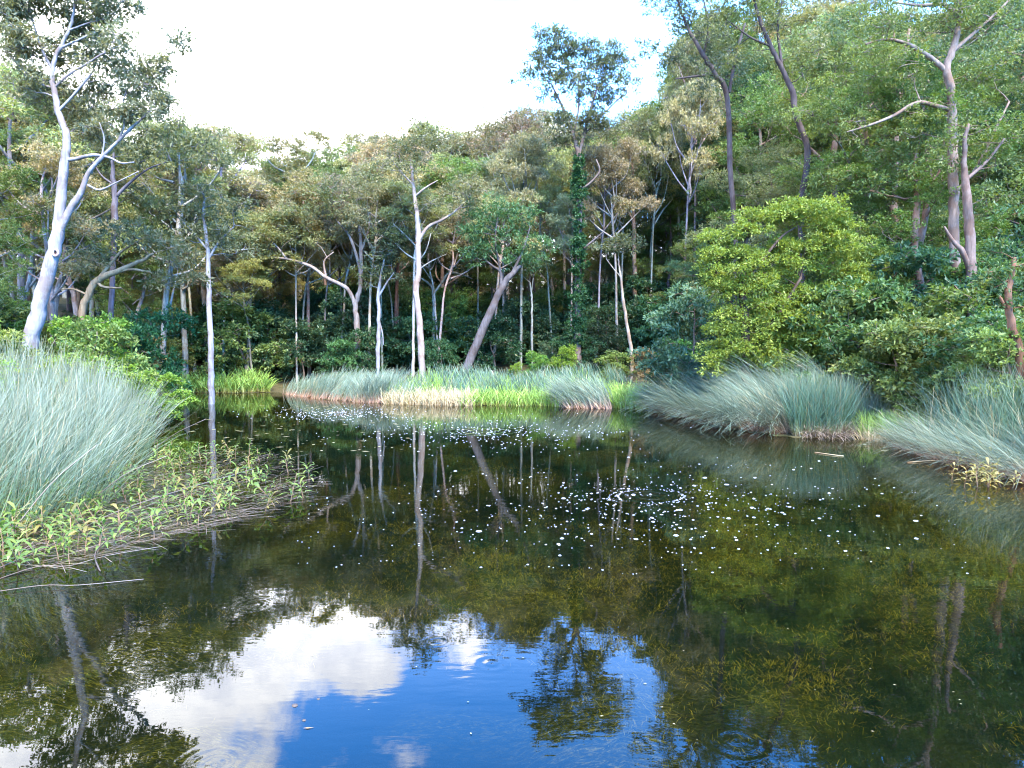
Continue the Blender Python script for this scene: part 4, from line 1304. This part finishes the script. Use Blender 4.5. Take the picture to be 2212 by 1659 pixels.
# grasses
stand('bright_grass', 1030, [(-2.2, 29.5), (.9, 29.6), (2.4, 28.6), (2.0, 30.6), (-1.6, 30.6)], 1400, .75, MAT_GRASS,
      'bright lime grass at the waterline of the far bank', 'grass', az=None, th0=(.3, .25), th1=(.8, .3), w=.03, kind='stuff')
stand('dry_grass', 1031, [(-5.6, 30.4), (-3.4, 29.7), (-1.6, 29.4), (-1.8, 30.6), (-5.4, 31.3)], 1500, .75, MAT_STRAW,
      'dry straw grass at the waterline of the far bank', 'grass', az=None, th0=(.3, .25), th1=(.8, .3), w=.026, kind='stuff')
stand('bright_grass', 1032, [(4.0, 28.4), (4.9, 27.5), (5.5, 27.3), (5.8, 29.0), (4.3, 30.2)], 1100, 1.05, MAT_GRASS,
      'vivid yellow green grass between the two swept reed masses', 'grass', az=None, th0=(.3, .25), th1=(.8, .3), w=.03, kind='stuff')
stand('bright_grass', 1033, [(9.2, 18.6), (10.0, 17.6), (10.3, 17.2), (10.9, 18.4), (9.8, 19.2)], 1500, .75, MAT_GRASS,
      'soft lime grass in the notch of the right bank', 'grass', az=None, th0=(.25, .2), th1=(.6, .3), w=.012, kind='stuff')
stand('dry_grass', 1034, [(9.0, 18.3), (9.9, 17.2), (10.1, 16.2), (10.4, 17.4), (9.8, 18.6)], 800, .55, MAT_STRAW,
      'golden dry stems at the waterline of the right notch', 'grass', az=None, th0=(.5, .3), th1=(.9, .3), w=.012, kind='stuff')
stand('green_grass', 1036, [(-6, 31.2), (-3, 30.2), (0, 30.6), (3, 30), (5, 31), (3, 33), (-5, 33)], 1300, .95, MAT_GRASS,
      'green grass blades mixed among the far bank reeds', 'grass', az=None, th0=(.2, .2), th1=(.5, .3), w=.026, kind='stuff', dens=14)
stand('spit_grass', 1035, [(-19.0, 37.4), (-17.2, 37.7), (-14.8, 37.2), (-13.0, 38.0), (-13.5, 39.0), (-18.5, 39)], 1900, 1.15, MAT_GRASS,
      'low olive grass tufts covering the far left spit', 'grass', az=None, th0=(.35, .25), th1=(.8, .3), w=.045, kind='stuff', dens=26)

# ------------------------------------------------------------------ plants in the shallows, bottom left
def sprig(seed):
    rr = rng_(seed)
    gs, gl_ = Geo(), Geo()
    Hh = rr.uniform(.16, .30)
    bend = rr.normal(0, .05, 2)
    t = np.linspace(0, 1, 6)
    P = np.stack([bend[0] * t ** 2, bend[1] * t ** 2, -.06 + (Hh + .06) * t], -1)
    tube(gs, P, np.linspace(.006, .004, 6), 4)
    nl = rr.integers(9, 13)
    for k in range(nl):
        tt = .35 + .65 * k / (nl - 1)
        b0 = np.array([np.interp(tt, t, P[:, i]) for i in range(3)])
        az = k * 2.3 + rr.uniform(0, .5)
        up = .35 + .75 * (tt - .3) + rr.normal(0, .15)
        d1 = np.array([math.cos(az) * math.cos(up), math.sin(az) * math.cos(up), math.sin(up)])
        L = rr.uniform(.11, .19)
        # leaf of two bending pieces
        s = unit(np.cross(d1, [0, 0, 1.0]))
        m1 = b0 + d1 * L * .45
        m2 = m1 + unit(d1 - np.array([0, 0, .55])) * L * .35
        tip = m2 + unit(d1 - np.array([0, 0, 1.1])) * L * .3
        w = L * .105
        v = [b0, m1 - s * w, m1 + s * w, m2 - s * w * .8, m2 + s * w * .8, tip]
        tn = np.clip(.55 + rr.normal(0, .2) + (.0 if tt > .5 else .2), 0, 1)
        gl_.add(v, [[1, 2, 4, 3]], [[0, 2, 1], [3, 4, 5]], np.full(6, tn))
    return gs.mesh('sprig_stem', MAT_BARK), gl_.mesh('sprig_leaves', MAT_LEAF)


SPRIGS = [sprig(1100 + i) for i in range(7)]
rs = rng_(31)
MATZONE = [(0, 1240), (0, 1080), (150, 1060), (330, 975), (480, 975), (600, 985), (640, 1030), (640, 1085), (560, 1110), (420, 1150), (250, 1190), (120, 1230)]
zone = in_poly(rs, MATZONE, 900)
keep = []
for q in zone:
    # thin out towards the open water
    if rs.random() > (1.1 - (q[0] / 640) ** .8 * 1.02):
        continue
    p = shore(*q)
    if all((p[0] - a[0]) ** 2 + (p[1] - a[1]) ** 2 > .018 for a in keep):
        keep.append(p)
single = [shore(*q) for q in [(668, 1040), (655, 1075), (628, 1085), (632, 1062), (500, 985), (432, 990), (620, 1010), (560, 1045), (455, 1115)]]
keep = keep[:205] + single
for i, p in enumerate(keep):
    ms = SPRIGS[i % 7]
    o = link('water_sprig', None, loc=(p[0], p[1], 0))
    o.rotation_euler = (rs.normal(0, .2), rs.normal(0, .2), rs.uniform(0, 6.28))
    s = rs.uniform(.75, 1.35)
    o.scale = (s, s, s)
    u_ = 1106 + p[0] / p[1] * FPX
    where = 'at the far left edge' if u_ < 160 else 'left of the mat middle' if u_ < 330 else 'right of the mat middle' if u_ < 480 else 'at the open water end'
    row = 'nearest' if p[1] < 8.5 else 'middle' if p[1] < 11.5 else 'farthest'
    tag(o, 'green water sprig in the ' + row + ' mat part, ' + where, 'water plant', 'sprigs in the left shallows')
    a = link('stem', ms[0], o)
    a.color = (0.16, 0.10, 0.06, 1)
    b = link('leaves', ms[1], o)
    b.color = ((0.085, 0.125, 0.026) if rs.random() < .74 else (0.12, 0.105, 0.03)) + (1,)
# few at the right edge
for i, q in enumerate(in_poly(rs, [(2050, 1035), (2070, 1012), (2130, 1008), (2190, 1030), (2190, 1055), (2080, 1055)], 26)):
    p = shore(*q)
    ms = SPRIGS[i % 7]
    o = link('water_sprig', None, loc=(p[0], p[1], 0))
    o.rotation_euler = (rs.normal(0, .25), rs.normal(0, .25), rs.uniform(0, 6.28))
    o.scale = (rs.uniform(.8, 1.3),) * 3
    tag(o, 'small straw coloured water plant sprig below the drooping reeds at right', 'water plant', 'sprigs at the right edge')
    a = link('stem', ms[0], o)
    a.color = (0.16, 0.10, 0.06, 1)
    b = link('leaves', ms[1], o)
    b.color = (0.20, 0.17, 0.065, 1)

# mat of dead stems lying on the water
g = Geo()
pz = in_poly(rs, MATZONE, 1800)
P0 = np.array([shore(*q) for q in pz])
nst = len(P0)
P0[:, 2] = rs.uniform(-.01, .05, nst)
blades(g, rs, P0, rs.normal(1.35, .55, nst), rs.normal(1.5, .06, nst), rs.normal(.06, .1, nst), rs.uniform(.15, .75, nst), rs.uniform(.006, .016, nst), 4)
tag(link('dead_stem_mat', g.mesh('dead_stem_mat', MAT_DEAD)), 'tangled mat of dead stems floating between the sprigs at lower left', 'dead reeds', kind='stuff')

# single long stems and twigs
def stick(name, pts, r0, r1, mat, label, cat, group=None, sides=5):
    g = Geo()
    p = smooth_path([tuple(q) + (1,) for q in pts], 4)[:, :3]
    tube(g, p, np.linspace(r0, r1, len(p)), sides, .42)
    return tag(link(name, g.mesh(name, mat, True)), label, cat, group)


def sh(x, y, z):
    p = shore(x, y)
    p[2] = z
    return p


stick('fallen_reed', [sh(-40, 1268, .02), sh(80, 1236, .06), sh(150, 1228, .03), sh(230, 1208, .04), sh(350, 1182, .01)], .0055, .003, MAT_DEAD, 'long bleached reed stem lying along the mat edge at left', 'dead reed')
stick('fallen_reed', [sh(-40, 1286, .015), sh(90, 1271, .03), sh(170, 1268, .02), sh(310, 1252, .005)], .0045, .0025, MAT_DEAD, 'lowest long pale stem floating clear of the mat at left', 'dead reed')
stick('fallen_reed', [sh(-20, 1245, .05), sh(120, 1195, .12), sh(290, 1115, .16), sh(560, 1020, .1)], .009, .005, MAT_DEAD, 'long dry stem slanting up across the sprigs', 'dead reed')
stick('fallen_reed', [sh(1760, 978, .01), sh(1800, 984, .015), sh(1822, 986, .01)], .012, .008, MAT_STRAW, 'short pale cut stem floating below the dark tussock', 'dead reed')
stick('fallen_reed', [sh(1960, 1000, .01), sh(2010, 997, .015), sh(2050, 998, .01)], .014, .010, MAT_STRAW, 'slender yellow stem floating left of the right edge sprigs', 'dead reed')
tw = stick('forked_twig', [sh(232, 1255, -.05), sh(205, 1212, .06) + [0, 0, 0], sh(232, 1212, .24)], .010, .006, MAT_TWIG, 'black bent twig poking out of the water at the mat edge', 'twig')

# leaning long reed stems over the water on the left
for i, (x0, y0, d0, x1, y1, d1) in enumerate([(300, 1000, 14.5, 445, 905, 13.5), (330, 985, 15.5, 350, 870, 15.2), (170, 1130, 10.2, 360, 985, 10.6), (0, 1160, 8.4, 210, 960, 9.4)]):
    p0, p1 = at(x0, y0, d0), at(x1, y1, d1)
    p0[2] = 0
    stick('bent_reed', [p0, (p0 + p1) / 2 + np.array([0, 0, .12]), p1], .008, .004, MAT_DEAD, ['pale stem jutting over the dark water from the left bed', 'upright stray stem at the right tip of the left bed', 'slanting stem in front of the left bed', 'long stem crossing the near left reeds'][i], 'reed')

# ------------------------------------------------------------------ foam on the water
def dome(segs=8):
    v = [[0, 0, 1.0]]
    for zr, rr_ in ((.7, .7), (.0, 1.0)):
        for k in range(segs):
            a_ = k * 2 * PI / segs
            v.append([rr_ * math.cos(a_), rr_ * math.sin(a_), zr])
    t = [[0, 1 + k, 1 + (k + 1) % segs] for k in range(segs)]
    q = [[1 + k, 1 + segs + k, 1 + segs + (k + 1) % segs, 1 + (k + 1) % segs] for k in range(segs)]
    return np.array(v), np.array(q), np.array(t)


DV, DQ, DT = dome()
gd = Geo()
gd.add(DV * np.array([1, 1, .45]), DQ, DT)
foam_me = gd.mesh('foam_bubble', MAT_FOAM, True)
rf = rng_(55)
spots = []
# near bubbler
for k in range(200):
    a_ = rf.uniform(0, 6.28)
    q = 74 + rf.exponential(85)
    spots.append((1420 + math.cos(a_) * q * 1.35, 1078 + math.sin(a_) * q * .34, rf.uniform(.006, .017) * (1.9 if rf.random() < .16 else 1)))
for k in range(420):
    spots.append((rf.normal(1400, 250), rf.normal(1090, 52), .0045 + .0055 * rf.exponential(1)))
for k in range(170):
    spots.append((rf.uniform(900, 2090), rf.uniform(1030, 1240), .004 + .004 * rf.exponential(1)))
for k in range(70):
    spots.append((rf.uniform(640, 1000), rf.uniform(1040, 1230), rf.uniform(.005, .011)))
for k in range(430):
    spots.append((rf.normal(735, 75), rf.normal(893, 7), rf.uniform(.008, .026)))
for k in range(520):
    spots.append((rf.normal(1060, 130), rf.normal(932, 17), rf.uniform(.008, .023)))
for k in range(60):
    spots.append((rf.uniform(600, 1420), rf.uniform(885, 985), rf.uniform(.008, .018)))
# ring of foam at the bubbler's mouth
for k in range(260):
    a_ = rf.uniform(0, 6.28)
    if math.sin(a_ * 2 + .7) + .7 * math.sin(a_ * 5) < rf.normal(-.6, .5):
        continue
    q = 1 if k < 215 else 1.22
    spots.append((1405 + 72 * q * math.cos(a_) + rf.normal(0, 2.6), 1072 + 15 * q * math.sin(a_) + rf.normal(0, .9), rf.uniform(.004, .012)))
S = []
for (x, y, s) in spots:
    if y < 868 or y > 1300:
        continue
    p = shore(x, y)
    if sdf(p[0], p[1])[0] < -.2:
        S.append((p[0], p[1], s, s / p[1]))
S.sort(key=lambda q: -q[3])
for (x, y, s, _) in S[:280]:
    o = link('foam_bubble', foam_me, loc=(x, y, .001))
    o.scale = (s * rf.uniform(.9, 1.5), s * rf.uniform(.8, 1.2), s * .8)
    o.rotation_euler = (0, 0, rf.uniform(0, 6.28))
    near = y < 16
    tag(o, 'white foam bubble floating round the near bubbling ring' if near else 'white foam bubble floating in the farther bubble drifts', 'foam bubble', 'foam bubbles near' if near else 'foam bubbles far')
gf = Geo()
for (x, y, s, _) in S[280:]:
    gf.add(DV * np.array([s, s, s * .4]) + np.array([x, y, .001]), DQ, DT)
tag(link('foam', gf.mesh('foam', MAT_FOAM, True)), 'fine white foam specks drifting on the dark pond', 'foam', kind='stuff')

# small floating leaves and flecks
MAT_FLECK = plain('fleck', (0.20, 0.185, 0.07), .5, .4, (6.0, (0.22, 0.17, 0.08)))
gk = Geo()
fl = np.concatenate([np.stack([rf.uniform(420, 900, 150), rf.uniform(875, 1000, 150)], -1), np.stack([rf.normal(700, 70, 90), rf.normal(880, 5, 90)], -1), np.stack([rf.uniform(640, 2150, 60), rf.uniform(1000, 1600, 60)], -1), np.stack([rf.uniform(1850, 2060, 40), rf.uniform(960, 1010, 40)], -1)])
b0 = np.array([shore(x, max(y, 868)) for x, y in fl])
b0 = b0[sdf(b0[:, 0], b0[:, 1]) < -.3]
b0[:, 2] = .006
a_ = rf.uniform(0, 6.28, len(b0))
sz = np.where(b0[:, 1] > 16, rf.uniform(.08, .26, len(b0)), rf.uniform(.012, .035, len(b0)))
leaf_batch(gk, b0, np.stack([np.cos(a_), np.sin(a_) * .5, np.zeros(len(b0))], -1), np.tile([0, 0, 1.0], (len(b0), 1)), sz, sz * .35, np.full(len(b0), .5))
tag(link('floating_leaves', gk.mesh('floating_leaves', MAT_FLECK)), 'scattered yellowish leaf flecks floating on the pond', 'floating leaves', kind='stuff')

# a few debris bits on the mirrored blue sky
for (x, y, s, lab) in [(637, 1524, .022, 'dark seed afloat on the mirrored blue sky left of centre'), (657, 1556, .014, 'small dark speck afloat right of the dark seed'), (688, 1510, .012, 'tiny dark speck afloat above the dark seed')]:
    p = shore(x, y)
    o = link('floating_seed', None, loc=tuple(p))
    gsd = Geo()
    gsd.add(DV * np.array([s, s * .8, s * .5]), DQ, DT)
    o2 = bpy.data.objects.new('floating_seed', gsd.mesh('floating_seed', MAT_TWIG, True))
    bpy.data.objects.remove(o)
    C.objects.link(o2)
    o2.location = tuple(p)
    tag(o2, lab, 'seed')
p = shore(654, 1574)
gl2 = Geo()
leaf_batch(gl2, np.array([[0, 0, .004]]), np.array([[1.0, .1, 0]]), np.array([[0, 0, 1.0]]), .07, .016, np.array([.5]))
lo = link('floating_leaf', gl2.mesh('floating_leaf', MAT_STRAW), loc=tuple(p))
tag(lo, 'tiny pale leaf afloat on the mirrored blue sky', 'leaf')

# ------------------------------------------------------------------ weed under the water
rw = rng_(66)
g = Geo()
npl = 62000
x = rw.uniform(-7, 9.3, npl)
y = 3.0 + 13.5 * rw.random(npl) ** 1.15
m = sdf(x, y) < -.35
x, y = x[m], y[m]
f1 = np.sin(x * 1.1 + 2 * np.sin(y * .5)) * np.sin(y * 1.3 + 1.2 * np.sin(x * .7)) + .6 * np.sin(x * 2.9 + y * 1.7) * np.sin(y * 2.3 - x)
openw = sstep(2.4, .6, x) * sstep(7.0, 5.4, y) * sstep(-4.6, -3.2, x)          # a clear patch near the camera
far = sstep(11, 15, y) * .8
leftw = sstep(-1.5, -3.5, x)
keepw = f1 - 1.6 * openw - far - 1.3 * leftw > rw.uniform(-.75, .85, len(x))
x, y, f1 = x[keepw], y[keepw], f1[keepw]
npl = len(x)
z = np.minimum(-.03, ground(x, y) + rw.uniform(.01, .22, npl))
az = rw.normal(PI / 2, .5, npl) + PI * (rw.random(npl) < .5)
Ls = rw.uniform(.12, .34, npl)
rise = rw.uniform(.0, .45, npl)
ns = 9
tt = (np.arange(ns) + .5)[None, :] / ns
bx = x[:, None] + np.sin(az)[:, None] * Ls[:, None] * tt
by = y[:, None] + np.cos(az)[:, None] * Ls[:, None] * tt
bz = np.minimum(z[:, None] + Ls[:, None] * rise[:, None] * np.sin(tt * PI * .8), -.015)
base = np.stack([bx, by, bz], -1).reshape(-1, 3) + rw.normal(0, .012, (npl * ns, 3)) * np.array([1, 1, .3])
base[:, 2] = np.minimum(base[:, 2], -.015)
K = npl * ns
tp_ = np.clip(np.repeat(rw.normal(.4, .28, npl), ns) + rw.normal(0, .12, K), 0, .78)
blades(g, rw, base, np.repeat(az, ns) + rw.normal(0, .8, K), rw.uniform(.6, 1.6, K), rw.normal(.5, .5, K), rw.uniform(.02, .075, K), rw.uniform(.002, .0045, K), 2, tint=tp_)
tag(link('pond_weed', g.mesh('pond_weed', MAT_WEED)), 'golden brown weed plumes under the clear shallow water', 'pond weed', kind='stuff')

# ------------------------------------------------------------------ labels that still coincide: told apart by their order from the left
same = {}
for o in C.objects:
    if o.parent is None and o.get('category') in ('tree', 'shrub', 'fern'):
        same.setdefault(o['label'], []).append(o)
ORD = ['leftmost', 'second from left', 'third from left', 'fourth from left', 'fifth from left', 'sixth from left', 'seventh from left']
for lab, os_ in same.items():
    if len(os_) < 2:
        continue
    os_.sort(key=lambda o: o.location.x / max(o.location.y, 1))
    for k, o in enumerate(os_):
        w = 'rightmost' if k == len(os_) - 1 else ORD[min(k, 6)]
        o['label'] = w + ' ' + lab
